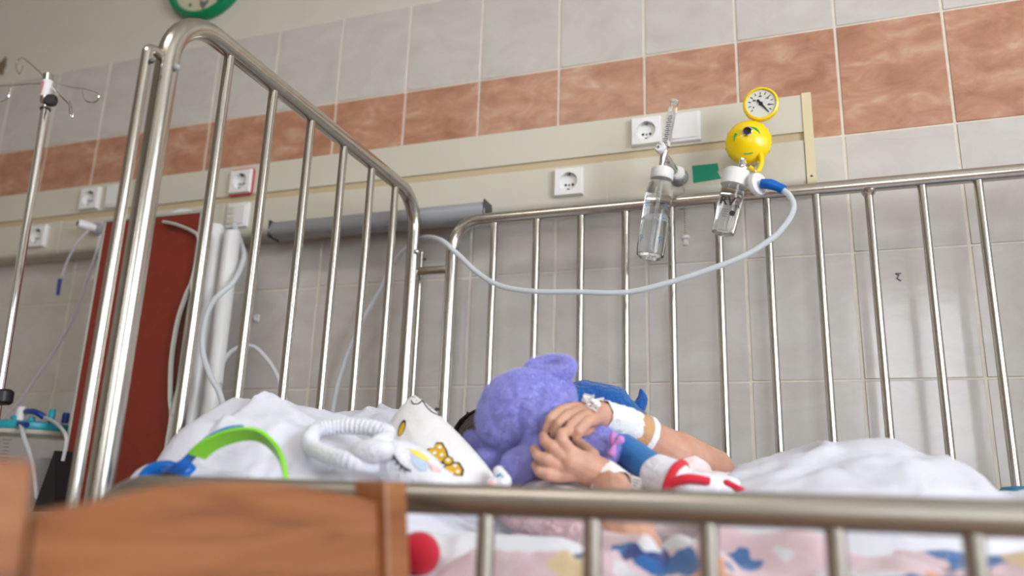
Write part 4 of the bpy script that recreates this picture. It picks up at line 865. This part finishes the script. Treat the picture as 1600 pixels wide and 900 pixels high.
for a_, b_ in (((613, 709), (609, 712)), ((617, 716), (612, 720)), ((622, 722), (618, 727)), ((628, 729), (625, 735)), ((635, 733), (633, 739))):
    M().tube([surf(*a_)[0]+V(0, -.001, 0), surf(*b_)[0]+V(0, -.001, 0)], [.0015, .0006], 5).build('eyelash', INK, t)
t = thing('white_plush_hairband', 'grey white ribbed plush loop lying left of the unicorn', 'plush toy', WY(545, 720, -.93))
lp = [WY(q[0], q[1], q[2]-.085) for q in [(606, 676, -.84), (570, 667, -.84), (530, 666, -.85), (497, 672, -.87), (484, 687, -.89), (492, 702, -.91), (520, 714, -.93), (555, 722, -.935), (585, 726, -.90), (615, 731, -.865), (640, 738, -.85)]]
P_ = spline(lp, 20); m = M(); m.tube(P_, [.0125+.0008*math.sin(i*PI/2) for i in range(len(P_))], 14); m.ball(P_[0], .012); m.build('ribbed_loop', WPLUSH2, t)
m = M(); m.ball(WY(580, 705, -1.01), (.036, .024, .017), 24, 14, R=Matrix.Rotation(-.12, 3, 'Y')); m.cap(WY(562, 708, -1.0), WY(550, 706, -1.0), .012, .008); m.cap(WY(590, 694, -.98), WY(606, 684, -.96), .014, .010); remesh(m.build('head', WPLUSH2, t), .003, 6, .6, .001, 60)
M().cap(WY(576, 693, -1.017), WY(583, 690, -1.017), .0012, .0016).build('eye', INK, t)
# small patterned sock
t = thing('small_patterned_sock', 'tiny white sock with blue and peach pattern below the purple paw', 'sock', WY(778, 755, -.90))
m = M(); m.cap(WY(779, 737, -.885), WY(786, 752, -.89), .009, .013); m.cap(WY(768, 755, -.90), WY(786, 757, -.90), .008, .010); remesh(m.build('sock', WPLUSH, t), .0022, 3, .5)
for a_, b_ in (((776, 745), (783, 740)), ((781, 752), (786, 744)), ((773, 752), (779, 746))): M().tube([WY(*a_, -.901), WY(*b_, -.901)], .0016, 6).build('blue_stripe', INKB, t)
M().ball(WY(768, 756, -.908), (.008, .004, .005)).build('peach_patch', PPR, t)

# ================================================================== CHAIR (foreground)
RP = WD(602, 752, .78); LPp = WD(56, 720, .50)
u_ = (RP-LPp); u_.z = 0; span = u_.length; u_.normalize(); n_ = V(u_.y, -u_.x, 0)
if n_.dot(CAM-RP) < 0: n_ = -n_
axc = (V(0, 0, 1)-n_*.135).normalized(); t = thing('wooden_chair', 'orange beech chair with arched back slat in front of the cot', 'chair', (RP.x-u_.x*span/2, RP.y-u_.y*span/2, 0))
def post(front_edge, s, pw=.034, pd=.042, name='back_post'):   # s=+1: post spreads to +u from its edge
    top_ = front_edge; zb = 0
    m = M(); vs = []
    for (h, leg) in ((0, 0), (.44, 0), (.90, .06)):            # along the axis downwards
        pass
    L_ = [top_]; seat = top_-axc*((top_.z-.42)/axc.z); foot = V(seat.x, seat.y, 0)+n_*(-.05); L_ += [seat, foot]
    for p in L_: vs += [p, p+u_*pw*s, p+u_*pw*s-n_*pd, p-n_*pd]
    fs = [(i*4+k, i*4+(k+1) % 4, (i+1)*4+(k+1) % 4, (i+1)*4+k) for i in range(2) for k in range(4)]+[(3, 2, 1, 0), (8, 9, 10, 11)]
    o = m.add(vs, fs).build(name, WOOD, t, smooth=False); bv = o.modifiers.new('b', 'BEVEL'); bv.width = .003; bv.segments = 2; return seat, foot
sR, fR = post(RP, 1); sL, fL = post(LPp, -1)
P0 = RP-n_*.010; nrm = (n_-V(0, 0, 1)*(-.135)); nrm = u_.cross(axc).normalized()
def on_slat(px, py): d = ray(px, py); return CAM+d*((P0-CAM).dot(nrm)/d.dot(nrm))
topc = [on_slat(*q) for q in [(56, 806), (90, 800), (150, 790), (225, 774), (290, 760), (360, 755), (430, 755), (500, 762), (560, 775), (601, 786)]]
topc = spline(topc, 3); m = M(); n = len(topc); vs = []
for i, p in enumerate(topc):
    bow_ = -.018*math.sin(PI*i/(n-1)); a_ = p-n_*bow_*-1; bt = RP-axc*.145; zbm = bt.z+.0; q = p-axc*((p.z-zbm)/axc.z)-n_*bow_*-1
    vs += [a_, a_-n_*.018, q-n_*.018, q]
fs = [(i*4+k, i*4+(k+1) % 4, (i+1)*4+(k+1) % 4, (i+1)*4+k) for i in range(n-1) for k in range(4)]+[(3, 2, 1, 0), tuple((n-1)*4+k for k in range(4))]
o = m.add(vs, fs).build('back_slat', WOOD, t, sharp=30); bv = o.modifiers.new('b', 'BEVEL'); bv.width = .003; bv.segments = 2; bv.limit_method = 'ANGLE'
e1 = RP-axc*.24; e2 = e1-u_*span; m = M(); m.add([e for p in (e1, e2) for e in (p, p-n_*.018, p-n_*.018-axc*.06, p-axc*.06)], [(0, 1, 5, 4), (1, 2, 6, 5), (2, 3, 7, 6), (3, 0, 4, 7), (0, 3, 2, 1), (4, 5, 6, 7)]); m.build('lower_slat', WOOD, t, smooth=False)
sc_ = (sR+sL)/2+n_*.16; ang = math.atan2(u_.y, u_.x); RZ = Matrix.Rotation(ang, 3, 'Z')
M().box(V(sc_.x, sc_.y, .43), (span+.04, .36, .024), R=RZ, bev=.006).build('seat', WOOD, t, smooth=False)
for s in (-1, 1): p = sc_+u_*s*(span/2-.01)+n_*.15; M().box(V(p.x, p.y, .21), (.036, .036, .418), R=RZ, bev=.003).build('front_leg', WOOD, t, smooth=False)
